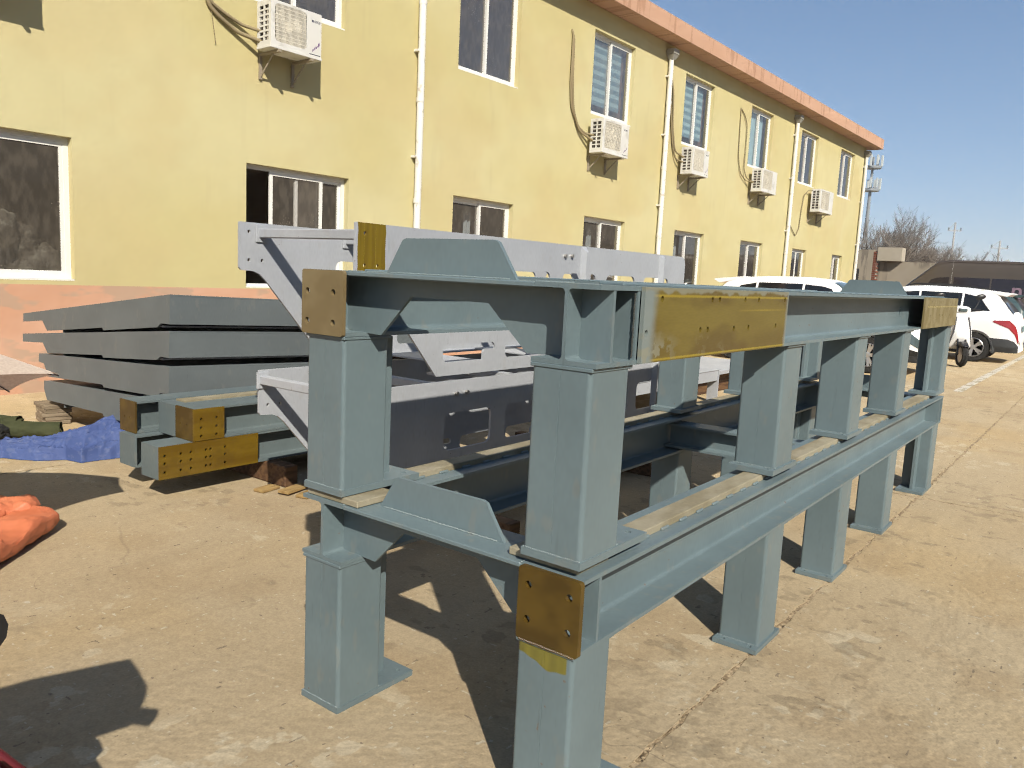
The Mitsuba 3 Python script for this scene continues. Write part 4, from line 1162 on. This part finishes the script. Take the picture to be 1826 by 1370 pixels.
class Body:
    """A car skin as a function (x along the length, v across from the sill at 0 to the roof centre at 1)."""

    def __init__(s, L, W, top, belt, sill=0.28, tuck=0.70, nose=0.10):
        s.L, s.W, s.top, s.belt, s.sill, s.tuck, s.nose = L, W, np.array(top, float), np.array(belt, float), sill, tuck, nose

    def at(s, x, v):
        x, v = np.broadcast_arrays(np.asarray(x, float), np.asarray(v, float))
        zt = np.interp(x, s.top[:, 0], s.top[:, 1])
        zb = np.minimum(np.interp(x, s.belt[:, 0], s.belt[:, 1]), zt - 0.02)
        e = np.clip((s.L / 2 - np.abs(x)) / 0.55, 0, 1)
        hw = s.W / 2 * (0.80 + 0.20 * np.sqrt(1 - (1 - e) ** 2.2))
        g = np.clip((zt - zb) / 0.55, 0, 1)
        roof = hw * (s.tuck * g + 0.93 * (1 - g))
        # control points across
        ys = np.stack([hw * 0.90, hw * 0.985, hw * 1.0, hw * 0.985, hw * 0.955, roof + (hw * 0.955 - roof) * 0.16, roof * 0.90, roof * 0.5, roof * 0.0], -1)
        zs = np.stack([s.sill + 0 * zt, s.sill + 0.13 + 0 * zt, s.sill + (zb - s.sill) * 0.62, zb - 0.05, zb, zt - 0.075 * g - 0.02, zt - 0.022, zt - 0.004, zt], -1)
        t = np.array([0, 0.10, 0.30, 0.42, 0.47, 0.74, 0.80, 0.90, 1.0])
        out = np.zeros(x.shape + (3,))
        out[..., 0] = x
        idx = np.clip(np.searchsorted(t, v, side='right') - 1, 0, len(t) - 2)
        fr = (v - t[idx]) / (t[idx + 1] - t[idx])
        ya = np.take_along_axis(ys, idx[..., None], -1)[..., 0]
        yb = np.take_along_axis(ys, idx[..., None] + 1, -1)[..., 0]
        za = np.take_along_axis(zs, idx[..., None], -1)[..., 0]
        zb_ = np.take_along_axis(zs, idx[..., None] + 1, -1)[..., 0]
        out[..., 1] = ya + (yb - ya) * fr
        out[..., 2] = za + (zb_ - za) * fr
        return out

    def solid(s, wheels, R, nx=90):
        xs_ = np.linspace(-s.L / 2, s.L / 2, nx)
        vs = np.concatenate([np.linspace(0, 0.47, 10), np.linspace(0.52, 0.80, 7), np.linspace(0.85, 1, 4)])
        P = s.at(xs_[:, None], vs[None, :])
        Q = P[:, ::-1][:, 1:] * [1, -1, 1]
        ring = np.concatenate([P, Q], 1)
        n, m = ring.shape[:2]
        v = ring.reshape(-1, 3)
        f = []
        for i in range(n - 1):
            for j in range(m):
                a, b = i * m + j, i * m + (j + 1) % m
                c, d = a + m, b + m
                f += [(a, c, b), (b, c, d)]
        for i, flip in ((0, False), (n - 1, True)):
            c = len(v)
            v = np.vstack([v, ring[i].mean(0)])
            for j in range(m):
                a, b = i * m + j, i * m + (j + 1) % m
                f.append((a, b, c) if not flip else (b, a, c))
        mesh = trimesh.Trimesh(v, np.array(f), process=True)
        if mesh.volume < 0:
            mesh.invert()
        try:
            mf = m3.Manifold(m3.Mesh(mesh.vertices.astype(np.float32), mesh.faces.astype(np.uint32)))
            for wx in wheels:
                for sd in (-1, 1):
                    cyl = m3.Manifold.cylinder(0.34, R + 0.05, R + 0.05, 40).rotate((90, 0, 0)).translate((wx, sd * s.W / 2 + 0.17, R))
                    mf = mf - cyl
            o = mf.to_mesh()
            if len(o.tri_verts) > 100:
                return trimesh.Trimesh(o.vert_properties[:, :3], o.tri_verts, process=False)
        except Exception:
            pass
        return mesh

    def patch(s, corners, off=0.004, n=14, mirror=1, thick=0.0):
        """Quad patch on the skin: corners [(x,v)] in order lower rear, lower front, upper front, upper rear."""
        c = np.array(corners, float)
        a = np.linspace(0, 1, n)[None, :]
        b = np.linspace(0, 1, n)[:, None]
        X = (c[0, 0] * (1 - a) + c[1, 0] * a) * (1 - b) + (c[3, 0] * (1 - a) + c[2, 0] * a) * b
        V = (c[0, 1] * (1 - a) + c[1, 1] * a) * (1 - b) + (c[3, 1] * (1 - a) + c[2, 1] * a) * b
        h = 0.01
        P = s.at(X, V)
        dx = s.at(X + h, V) - s.at(X - h, V)
        dv = s.at(X, np.clip(V + h, 0, 1)) - s.at(X, np.clip(V - h, 0, 1))
        nn = np.cross(dx, dv)
        nn /= np.linalg.norm(nn, axis=-1, keepdims=True) + 1e-9
        nn *= np.sign(np.sum(nn * (P - np.array([0, 0, 0.8])), -1, keepdims=True))
        P = P + nn * off
        P[..., 1] *= mirror
        m = grid_mesh(P)
        want = nn.reshape(-1, 3).mean(0) * [1, mirror, 1]
        if m.face_normals.mean(0) @ want < 0:
            m.invert()
        return m

    def across(s, x0, x1, v0, v1=None, off=0.004, n=16):
        """Patch over the whole width (windscreen, rear glass): x from x0 to x1, between -v0 and v0 mirrored over the centre."""
        a = np.linspace(0, 1, n)[:, None]
        vlim = v0 + ((v1 if v1 is not None else v0) - v0) * a
        b = np.linspace(-1, 1, 2 * n)[None, :]
        X = x0 + (x1 - x0) * a + 0 * b
        V = 1 - (1 - vlim) * np.abs(b)
        P = s.at(X, V)
        P[..., 1] *= np.where(b < 0, -1, 1)
        d = np.array([x0 + 0.0, 0, 0])
        dz = s.at(X + 0.02, V) - s.at(X - 0.02, V)
        nn = np.stack([-dz[..., 2], 0 * dz[..., 0], dz[..., 0]], -1)
        nn /= np.linalg.norm(nn, axis=-1, keepdims=True) + 1e-9
        m = grid_mesh(P + nn * off)
        if m.face_normals.mean(0) @ nn.reshape(-1, 3).mean(0) < 0:
            m.invert()
        return m


def suv(M_, label, paint, rails=False, detail=True):
    t = thing('parked_car', label, 'car', None)
    L, W = 4.55, 1.84
    top = [(-2.275, 0.62), (-2.25, 0.98), (-2.17, 1.16), (-1.92, 1.46), (-1.70, 1.66), (-1.45, 1.745), (-0.9, 1.79), (-0.1, 1.80), (0.35, 1.765), (0.62, 1.68), (0.95, 1.46), (1.30, 1.21), (1.42, 1.13), (1.80, 1.075), (2.08, 0.99), (2.20, 0.86), (2.26, 0.70), (2.275, 0.55)]
    belt = [(-2.275, 0.55), (-2.2, 0.93), (-2.05, 1.10), (-1.5, 1.15), (0.2, 1.06), (1.2, 1.02), (1.45, 1.0), (2.0, 0.90), (2.2, 0.74), (2.275, 0.50)]
    B_ = Body(L, W, top, belt)
    R = 0.355
    wx = (-1.36, 1.33)
    part(t, 'body', xf(B_.solid(wx, R), M_), paint, smooth=28)
    gl = 'mat_car_glass'
    for mr in (-1, 1):
        def P(c, name, mat, off=0.004, **kw):
            part(t, name, xf(B_.patch(c, off, mirror=mr), M_), mat, smooth=True, **kw)
        P([(-0.02, 0.485), (0.98, 0.485), (0.50, 0.715), (-0.02, 0.715)], 'side_window', gl)
        P([(-0.98, 0.485), (-0.07, 0.485), (-0.07, 0.715), (-0.98, 0.715)], 'side_window', gl)
        P([(-1.62, 0.53), (-1.03, 0.485), (-1.03, 0.715), (-1.36, 0.69)], 'side_window', gl)
        for wxi in wx:
            a = np.linspace(-0.25, math.pi + 0.25, 30)
            ring = np.array([[(wxi + rr * math.cos(q), mr * (W / 2 * 0.992 + 0.008 - (0.04 if rr > R + .07 else 0)), R + rr * math.sin(q)) for q in a] for rr in (R + 0.045, R + 0.06, R + 0.105)])
            ring[:, :, 2] = np.maximum(ring[:, :, 2], 0.22)
            part(t, 'wheel_arch', xf(grid_mesh(ring), M_), 'mat_cladding_two', smooth=True)
            wheel(t, wxi, mr * (W / 2 - 0.13), R, mr, M_, 5)
        P([(-0.93, 0.0), (0.90, 0.0), (0.90, 0.085), (-0.93, 0.085)], 'sill_cladding', 'mat_cladding_two', 0.010)
        P([(-2.27, 0.0), (-1.76, 0.0), (-1.70, 0.20), (-2.27, 0.20)], 'bumper_cladding', 'mat_cladding_two', 0.010)
        P([(1.74, 0.0), (2.26, 0.0), (2.26, 0.13), (1.70, 0.13)], 'bumper_cladding', 'mat_cladding_two', 0.010)
        P([(-2.262, 0.30), (-1.72, 0.38), (-1.72, 0.395), (-2.262, 0.43)], 'tail_light', 'mat_red_lamp', 0.012)
        P([(1.78, 0.33), (2.22, 0.28), (2.20, 0.43), (1.72, 0.43)], 'headlight', 'mat_windscreen', 0.010)
        P([(2.02, 0.10), (2.20, 0.10), (2.20, 0.20), (2.02, 0.20)], 'fog_lamp', gl, 0.012)
        part(t, 'mirror', xf(xf(trimesh.creation.icosphere(2, 1.0), np.diag([0.08, 0.12, 0.075, 1.0]) + mat3((0.78, mr * (W / 2 + 0.10), 1.10), (0, 0, 0), (0, 0, 0), (0, 0, 0)) * np.array([[0, 0, 0, 1]] * 3 + [[0, 0, 0, 0]])), M_), paint, smooth=True)
        for xh in (1.03, -0.03, -0.99):
            P([(xh, 0.09), (xh + 0.009, 0.09), (xh + 0.009, 0.47), (xh, 0.47)], 'door_seam', 'mat_cladding_two', 0.003)
        for xh in (0.1, -0.85):
            hp = B_.at(np.array(xh), np.array(0.385))
            part(t, 'door_handle', xf(box(xh - 0.10, xh + 0.10, hp[1] - 0.01 if mr > 0 else -hp[1] - 0.025, hp[1] + 0.025 if mr > 0 else -hp[1] + 0.01, hp[2] - 0.015, hp[2] + 0.015, 0.006), M_), paint)
        if rails:
            yr = 0.56 * mr
            part(t, 'roof_rail', xf(tube([(-1.45, yr, 1.715), (-1.30, yr, 1.79), (-0.6, yr, 1.835), (0.1, yr, 1.83), (0.3, yr, 1.77)], 0.017, 8), M_), 'mat_black_plastic', smooth=True)
    part(t, 'windscreen', xf(B_.across(0.50, 1.34, 0.80, 0.66), M_), 'mat_windscreen', smooth=True)
    part(t, 'rear_window', xf(B_.across(-2.10, -1.78, 0.70, 0.80), M_), 'mat_rear_glass', smooth=True)
    sp = trimesh.convex.convex_hull(np.array([(x, y, z) for y in (-0.60, 0.60) for x, z in ((-1.35, 1.755), (-1.35, 1.735), (-2.00, 1.685), (-2.02, 1.665), (-1.9, 1.60), (-1.7, 1.64))]))
    part(t, 'spoiler', xf(sp, M_), paint, smooth=30)
    part(t, 'number_plate', xf(box(-2.30, -2.275, -0.22, 0.22, 0.78, 0.92, 0.004), M_), 'mat_plate_blue')
    for y in (-0.62, 0.62):
        part(t, 'rear_reflector', xf(trimesh.convex.convex_hull(np.array([(-2.285, y + a, z) for a, z in ((-.10, .44), (.10, .50), (.10, .56), (-.10, .52))] + [(-2.20, y + a, z) for a, z in ((-.12, .44), (.12, .50), (.12, .56), (-.12, .52))])), M_), 'mat_chrome')
    return t


scene['mat_cladding_two'] = principled((0.05, 0.055, 0.06), 0.55, two=True)


def yaw_loc(deg, x, y):
    return rotz(deg, (x, y, 0))


# nose towards -y: local +x -> -y
suv(yaw_loc(-90, 15.42, 4.05), 'white crossover car parked nose out against the yellow wall', 'mat_white_paint')
suv(yaw_loc(90, 21.22, 3.05), 'white sport utility car showing its red tail light and dark rear bumper', 'mat_white_paint', rails=True)
suv(yaw_loc(90, 28.75, 3.45), 'dark teal car at the right edge behind the white cars', 'mat_teal_paint')


# brown minibus
def minibus(M_):
    t = thing('minibus', 'long dark brown minibus with tinted windows parked behind the white cars', 'minibus')
    L, W = 7.4, 2.1
    top = [(-3.7, 2.3), (-3.66, 2.62), (-3.5, 2.80), (-3.2, 2.85), (1.55, 2.88), (1.95, 2.80), (2.25, 2.52), (2.9, 1.93), (3.1, 1.72), (3.45, 1.42), (3.62, 1.2), (3.7, 0.8)]
    belt = [(-3.7, 1.5), (2.4, 1.50), (3.1, 1.30), (3.5, 1.10), (3.7, 0.7)]
    B_ = Body(L, W, top, belt, sill=0.35, tuck=0.84)
    part(t, 'body', xf(B_.solid((-2.4, 2.5), 0.37), M_), 'mat_brown_paint', smooth=28)
    for mr in (-1, 1):
        for a, b in ((-3.5, -2.35), (-2.3, -1.15), (-1.1, 0.15), (0.2, 1.35)):
            part(t, 'side_window', xf(B_.patch([(a, 0.487), (b, 0.487), (b, 0.625), (a, 0.625)], 0.006, mirror=mr), M_), 'mat_van_glass', smooth=True)
        part(t, 'side_window', xf(B_.patch([(1.5, 0.487), (2.55, 0.487), (2.1, 0.625), (1.5, 0.625)], 0.006, mirror=mr), M_), 'mat_van_glass', smooth=True)
        for v in (0.665, 0.74):
            part(t, 'body_crease', xf(B_.patch([(-3.5, v), (1.6, v), (1.6, v + 0.006), (-3.5, v + 0.006)], 0.008, mirror=mr, n=30), M_), 'mat_brown_paint', smooth=True)
        for x in (1.42, -2.33):
            part(t, 'door_seam', xf(B_.patch([(x, 0.1), (x + 0.012, 0.1), (x + 0.012, 0.78), (x, 0.78)], 0.005, mirror=mr, n=24), M_), 'mat_seam' if x > 0 else 'mat_dark', smooth=True)
        for wxi in (-2.4, 2.5):
            wheel(t, wxi, mr * (W / 2 - 0.14), 0.37, mr, M_, 6)
        tx = meshkit.text_mesh('nR', 0.34, 0.002, True)
        p = B_.at(np.array(-1.0), np.array(0.5))
    part(t, 'windscreen', xf(B_.across(2.15, 3.05, 0.82, 0.74), M_), 'mat_car_glass', smooth=True)
    return t, B_


scene['mat_seam'] = principled((0.45, 0.43, 0.40), 0.4)
VAN = yaw_loc(90, 32.1, 2.55)
van, VB = minibus(VAN)
# lettering on the van's yard side windows (local +y side faces -x in the yard)
tx = meshkit.text_mesh('nR', 0.46, 0.002, True)
ext = tx.bounds
p0 = VB.at(np.array(-1.0), np.array(0.49))
p1 = VB.at(np.array(-1.0), np.array(0.62))
upv = (p1 - p0) / np.linalg.norm(p1 - p0)
nrm = np.cross([1.0, 0, 0], upv) * -1
nrm = np.array([0, upv[2], -upv[1]])
lm = mat3(p0 + nrm * 0.012 + np.array([0.55, 0, 0.0]), (-1, 0, 0), upv, nrm)
part(van, 'lettering', xf(tx, VAN @ lm), 'mat_decal', label='pale purple window lettering')


# scooters
def scooter(M_, label, main, trim, accent, shadow_parts=False):
    t = thing('motor_scooter', label, 'scooter')
    for x in (-0.62, 0.62):
        tyre = lathe([(0.14, -0.045), (0.19, -0.045), (0.215, 0), (0.19, 0.045), (0.14, 0.045), (0.14, -0.045)], n=28)
        A = M_ @ mat3((x, 0, 0.215), (1, 0, 0), (0, 0, -1), (0, 1, 0))
        k = part(t, 'wheel', xf(tyre, A), 'mat_rubber', smooth=35)
        part(k, 'rim', xf(lathe([(0, -0.03), (0.145, -0.03), (0.145, 0.03), (0, 0.03)], n=24), A), 'mat_alloy', smooth=35)

    def hull(pts):
        p = np.array(pts, float)
        q = p.copy()
        q[:, 1] *= -1
        m = trimesh.convex.convex_hull(np.vstack([p, q]))
        m = m.subdivide().subdivide()
        trimesh.smoothing.filter_taubin(m, iterations=8)
        return m
    part(t, 'leg_shield', xf(hull([(0.30, 0.20, 0.30), (0.42, 0.19, 0.32), (0.38, 0.21, 0.62), (0.50, 0.14, 0.62), (0.28, 0.14, 0.90), (0.42, 0.09, 0.92), (0.56, 0.05, 0.55)]), M_), main, smooth=True)
    part(t, 'floorboard', xf(hull([(-0.25, 0.15, 0.24), (0.36, 0.15, 0.24), (-0.25, 0.14, 0.32), (0.36, 0.14, 0.32)]), M_), trim, smooth=True)
    part(t, 'rear_body', xf(hull([(-0.22, 0.12, 0.28), (-0.20, 0.14, 0.60), (-0.78, 0.12, 0.52), (-0.95, 0.07, 0.70), (-0.90, 0.09, 0.58), (-0.30, 0.15, 0.45)]), M_), main, smooth=True)
    part(t, 'seat', xf(hull([(-0.15, 0.11, 0.64), (-0.15, 0.09, 0.72), (-0.85, 0.10, 0.72), (-0.90, 0.08, 0.78), (-0.50, 0.13, 0.70), (-0.5, 0.12, 0.77)]), M_), 'mat_black_plastic', smooth=True)
    part(t, 'handlebar_cover', xf(hull([(0.24, 0.20, 0.98), (0.40, 0.10, 0.94), (0.42, 0.09, 1.06), (0.28, 0.18, 1.04), (0.22, 0.08, 1.08)]), M_), main, smooth=True)
    part(t, 'trim_band', xf(cat([tube([(0.44, 0.17 * s_, 0.40), (0.50, 0.14 * s_, 0.62), (0.44, 0.10 * s_, 0.88)], 0.014, 8) for s_ in (-1, 1)]), M_), accent, smooth=True)
    part(t, 'headlight', xf(hull([(0.40, 0.08, 0.97), (0.445, 0.05, 0.98), (0.445, 0.05, 1.03), (0.40, 0.08, 1.04)]), M_), 'mat_windscreen', smooth=True)
    part(t, 'front_fender', xf(hull([(0.42, 0.06, 0.40), (0.62, 0.06, 0.46), (0.82, 0.05, 0.36), (0.60, 0.07, 0.40)]), M_), trim, smooth=True)
    part(t, 'fork', xf(cat([tube([(0.62, s_ * 0.075, 0.215), (0.46, s_ * 0.06, 0.62)], 0.018, 8) for s_ in (-1, 1)]), M_), trim)
    for s_ in (-1, 1):
        part(t, 'handle_grip', xf(tube([(0.28, 0.16 * s_, 1.02), (0.20, 0.36 * s_, 1.02)], 0.018, 10), M_), 'mat_black_plastic', smooth=40)
        mk = part(t, 'mirror', xf(trimesh.creation.icosphere(2, 1.0), M_ @ mat3((0.20, 0.34 * s_, 1.25), (0.03, 0, 0), (0, 0.085, 0.02), (0, -0.01, 0.05))), 'mat_black_plastic', smooth=True)
        part(mk, 'stalk', xf(tube([(0.26, 0.24 * s_, 1.03), (0.24, 0.30 * s_, 1.15), (0.20, 0.33 * s_, 1.23)], 0.008, 6), M_), 'mat_black_plastic')
    if shadow_parts:
        part(t, 'storage_box', xf(hull([(-1.0, 0.14, 0.80), (-1.0, 0.13, 0.99), (-0.50, 0.16, 0.80), (-0.52, 0.14, 1.0), (-0.75, 0.16, 0.9)]), M_), 'mat_black_plastic', smooth=True)  # added out of view to enlarge the shadow on the ground
        part(t, 'turn_signal', xf(tube([(-0.86, 0.10, 0.90), (-0.93, 0.17, 0.90), (-0.99, 0.25, 0.91)], np.array([0.02, 0.032, 0.034]), 10), M_), 'mat_black_plastic', smooth=40)  # stub added out of view for the bump in that shadow
    part(t, 'rear_mudguard', xf(hull([(-0.86, 0.07, 0.50), (-0.98, 0.075, 0.47), (-1.10, 0.06, 0.34), (-1.07, 0.06, 0.36), (-0.90, 0.07, 0.55)]), M_), trim, smooth=True)
    part(t, 'tail_trim', xf(cat([tube([(-0.55, 0.145 * s_, 0.56), (-0.80, 0.12 * s_, 0.60), (-0.97, 0.06 * s_, 0.57), (-1.08, 0.055 * s_, 0.42)], 0.014, 8) for s_ in (-1, 1)]), M_), accent, smooth=True)
    part(t, 'tail_light', xf(hull([(-0.93, 0.05, 0.60), (-0.97, 0.04, 0.66), (-0.90, 0.06, 0.68)]), M_), 'mat_red_lamp', smooth=True)
    return t


scooter(yaw_loc(207, 19.0, 1.98) @ np.diag([1.25, 1.25, 1.25, 1.0]), 'white motor scooter with black mirrors parked beside the white cars', 'mat_white_paint', 'mat_black_plastic', 'mat_grey_plastic')
scooter(yaw_loc(165, -2.13, 0.90), 'black and red motor scooter at the bottom left corner, nearly out of view', 'mat_black_plastic', 'mat_grey_plastic', 'mat_red_plastic', True)

# ------------------------------------------------------------------ light grey platform and odds seen between the legs
t = thing('steel_platform', 'flat light grey steel platform on short arched skirts beyond the frames', 'platform')
part(t, 'deck', box(5.2, 8.25, 3.05, 4.5, 0.435, 0.45, 0.003), 'mat_light_grey')
skirt = sbox(3.05, 0.0, 4.5, 0.43).difference(rrect(3.2, -0.2, 4.35, 0.30, 0.06))
part(t, 'skirt', extr(skirt, 'x', 5.22, 5.235), 'mat_light_grey')
part(t, 'skirt', extr(skirt, 'x', 8.2, 8.215), 'mat_light_grey')
skirt = sbox(5.24, 0.30, 8.19, 0.43)
part(t, 'skirt', extr(skirt, 'y', 3.06, 3.075), 'mat_light_grey')
part(t, 'skirt', extr(skirt, 'y', 4.475, 4.49), 'mat_light_grey')
t = thing('metal_slab', 'pale grey steel panel leaning edge up beyond the platform', 'steel panel')
put(t, box(8.4, 10.6, 3.3, 4.6, 0.30, 0.36, 0.004), 'mat_light_grey')
t = thing('timber_bearer', 'dark timber carrying the pale steel panel', 'timber')
put(t, box(8.5, 10.5, 3.5, 3.62, 0.002, 0.298, 0.004), 'mat_wood_brown')
t = thing('square_tube', 'orange primed square steel tube lying on the ground', 'steel tube')
outer = sbox(-0.035, 0, 0.035, 0.07).difference(sbox(-0.03, 0.005, 0.03, 0.065))
put(t, xf(extr(outer, 'x', 0, 2.2), rotz(30, (8.35, 4.45, 0.003)) @ np.eye(4)), 'mat_orange_steel')
t = thing('timber_offcut', 'dark timber offcut on the ground beyond the frames', 'timber')
put(t, xf(box(-0.25, 0.25, -0.08, 0.08, 0, 0.10, 0.006), rotz(70, (5.85, 3.2, 0.003))), 'mat_wood_brown')

# unseen workshop added across the yard to darken the window reflections
ws = thing('workshop_building', 'large brown workshop hall added out of view to darken the window reflections', 'workshop')
part(ws, 'wall', box(-40, 90, -45, -34, -0.1, 11.5), 'mat_workshop')
part(ws, 'roof', trimesh.convex.convex_hull(np.array([(x, y, z) for x in (-40.5, 90.5) for y, z in ((-45.4, 11.52), (-33.6, 11.52), (-39.5, 13.0))])), 'mat_workshop_roof')
for q in range(8):
    part(ws, 'door', box(-34 + q * 15, -28 + q * 15, -33.99, -33.9, 0.0, 5.5), 'mat_dark')
scene['mat_workshop'] = principled((0.62, 0.52, 0.42), 0.9)
scene['mat_workshop_roof'] = principled((0.16, 0.13, 0.11), 0.8)

# ------------------------------------------------------------------ background: boundary wall, trees, mast, poles, hill
bw = thing('boundary_wall', 'stained beige rendered yard wall with an exposed red brick edge', 'wall')
part(bw, 'wall_panel', box(40.0, 40.24, -30.0, 8.55, -0.1, 3.05), 'mat_render_wall')
part(bw, 'end_block', box(39.6, 42.0, 8.72, 11.6, -0.1, 3.58), 'mat_render_wall')
part(bw, 'beam_head', box(39.55, 40.3, 7.45, 8.54, 3.06, 3.70, 0.01), 'mat_render_wall2')
scene['mat_render_wall2'] = principled(proc(lambda p, n, uv: mix((0.46, 0.40, 0.31), (0.54, 0.49, 0.40), fbm(p.x * 3, p.y * 3, p.z * 3, 3))), 0.9)
part(bw, 'mortar_core', box(39.66, 39.95, 8.56, 8.71, -0.1, 3.54), 'mat_mortar')
r = np.random.default_rng(11)
nb = 38
for q in range(nb):
    z = 0.02 + q * 3.5 / nb
    o_ = r.uniform(-0.012, 0.012)
    part(bw, 'brick', box(39.60 + o_, 39.93, 8.565 - 0.06 * (q % 2), 8.715, z, z + 0.062, 0.004), 'mat_brick')
part(bw, 'window', box(39.585, 39.62, 9.30, 9.72, 1.55, 2.65), 'mat_dark')

mast = thing('telecom_mast', 'grey telecom mast with two antenna rings beside the end of the yellow building', 'mast')
tb = np.array([127.1, 30.85])
part(mast, 'pole', tube([(tb[0], tb[1], 0), (tb[0], tb[1], 21.5)], np.array([0.42, 0.16]), 10), 'mat_tower', smooth=40)
for z in (16.6, 19.9):
    k = part(mast, 'platform', xf(lathe([(0.2, -0.1), (1.25, -0.1), (1.25, 0.25), (1.12, 0.25), (1.12, 0.0), (0.2, 0.0)], n=18), mat3((tb[0], tb[1], z), (1, 0, 0), (0, 1, 0), (0, 0, 1))), 'mat_tower')
    for q in range(9):
        a = q * 2 * math.pi / 9 + z
        x, y = tb[0] + 1.3 * math.cos(a), tb[1] + 1.3 * math.sin(a)
        part(k, 'antenna', box(x - 0.14, x + 0.14, y - 0.14, y + 0.14, z + (0.1 if q % 2 else 0.3), z + 1.75, 0.03), 'mat_antenna')


def power_pole(x, y, h, lab, n):
    t = thing('power_pole', lab, 'power pole')
    part(t, 'pole', tube([(x, y, 0), (x, y, h)], np.array([0.17, 0.11]), 8), 'mat_pole', smooth=40)
    ax = np.array([0.6, -0.8])
    for zz, w in n:
        p = np.array([x, y])
        part(t, 'crossarm', tube([(*(p - ax * w), zz), (*(p + ax * w), zz)], 0.07, 6), 'mat_pole')
        for s_ in (-1, 1):
            q = p + ax * w * 0.92 * s_
            part(t, 'insulator', tube([(*q, zz), (*q, zz + 0.45)], 0.10, 6), 'mat_tower')
    part(t, 'stay', tube([(*(np.array([x, y]) - ax * n[0][1]), n[0][0]), (x, y, h)], 0.04, 4), 'mat_pole')


power_pole(135.7, 20.3, 12.6, 'taller power pole with crossarm behind the bare trees', [(11.4, 1.0)])
power_pole(139.6, 14.6, 10.2, 'shorter power pole with crossarm right of the bare trees', [(9.1, 1.3)])


def bare_tree(x, y, h, seed, spread=0.5, lab='', stems=4):
    g = np.random.default_rng(seed)
    t = thing('bare_tree', lab, 'tree', 'leafless trees behind the yard wall')
    big, twigs = [], []

    def grow(p, d, length, rad, level):
        n = 4
        pts, cur = [p], p
        dd = d.copy()
        for i in range(n):
            dd = dd + g.normal(0, 0.10, 3) + np.array([0, 0, 0.05])
            dd /= np.linalg.norm(dd)
            cur = cur + dd * length / n
            pts.append(cur)
        r = np.maximum(np.linspace(rad, rad * 0.55, n + 1), 0.009)
        (big if level <= 1 else twigs).append(tube(pts, r, 5 if level <= 1 else 3, False))
        if level >= 4:
            return
        nb_ = [6, 5, 5, 4][level]
        for i in range(nb_):
            f = 0.35 + 0.65 * (i + 0.7 * g.random()) / nb_
            j = min(int(f * n), n - 1)
            q = pts[j] + (pts[j + 1] - pts[j]) * (f * n - j)
            a = g.normal(0, 1, 3)
            a -= dd * (a @ dd)
            a /= np.linalg.norm(a) + 1e-9
            nd = dd * 0.80 + a * spread * g.uniform(0.7, 1.2) + np.array([0, 0, 0.22])
            nd /= np.linalg.norm(nd)
            grow(q, nd, length * g.uniform(0.52, 0.74), rad * 0.5, level + 1)
    for s_ in range(stems):
        a = g.uniform(0, 6.28)
        d = np.array([math.cos(a) * 0.28, math.sin(a) * 0.28, 1.0])
        grow(np.array([x + 0.25 * math.cos(a), y + 0.25 * math.sin(a), -0.05]), d / np.linalg.norm(d), h * g.uniform(0.46, 0.56), 0.085, 0)
    part(t, 'trunk', cat(big), 'mat_bark', smooth=True)
    part(t, 'crown', cat(twigs), 'mat_twig', smooth=True)


scene['mat_twig'] = principled((0.34, 0.29, 0.25), 0.9, two=True)
for i, (x, y, h, sd, lab) in enumerate(((53.0, 10.9, 6.2, 1, 'tallest bare tree, left of centre behind the yard wall'), (54.5, 8.7, 4.7, 2, 'bare tree right of the tallest one behind the yard wall'), (56.0, 7.1, 3.9, 3, 'bare tree over the nose of the brown minibus'), (57.5, 6.1, 3.2, 4, 'small bare tree at the right end of the tree row'),
                                     (56.0, 13.2, 4.4, 5, 'low bare tree close to the end of the yellow building'), (60.0, 10.2, 5.0, 6, 'bare tree standing behind the gap of the two tall ones'))):
    bare_tree(x, y, h, sd, 0.55, lab, 4)

n = 60
gx = np.linspace(-1, 1, n)
HD = 0.2807         # the far hill, about a kilometre away
P = np.array([[(HD * (3540 + 560 * b), HD * (373 - 900 * a), 0.3 + HD * 165 * max(0, 0.25 * math.exp(-(a / 0.35) ** 2) * (1 - b * b) + 0.75 * math.exp(-(a / 0.055) ** 2) * math.exp(-(b / 0.5) ** 2)) * (0.94 + 0.12 * math.sin(19 * a + 5 * b))) for a in gx] for b in gx])
struct('hill', grid_mesh(P), 'mat_hill', smooth=True)

# ------------------------------------------------------------------ thin winter haze over the yard
HZ = [(-405.0, 1310.0), (-705.0, 705.0), (-1.3, 50.0)]
scene['haze_air'] = {'type': 'homogeneous', 'albedo': {'type': 'rgb', 'value': [0.95, 0.95, 0.95]}, 'sigma_t': {'type': 'rgb', 'value': [0.0006, 0.0006, 0.0006]}}
scene['haze'] = {'type': 'cube', 'bsdf': {'type': 'null'}, 'interior': {'type': 'ref', 'id': 'haze_air'},
                 'to_world': T().translate([sum(a) / 2 for a in HZ]).scale([(a[1] - a[0]) / 2 for a in HZ])}
labels['haze'] = {'kind': 'stuff', 'label': 'thin pale winter haze over the whole yard', 'category': 'haze'}
scene['camera']['medium'] = {'type': 'ref', 'id': 'haze_air'}
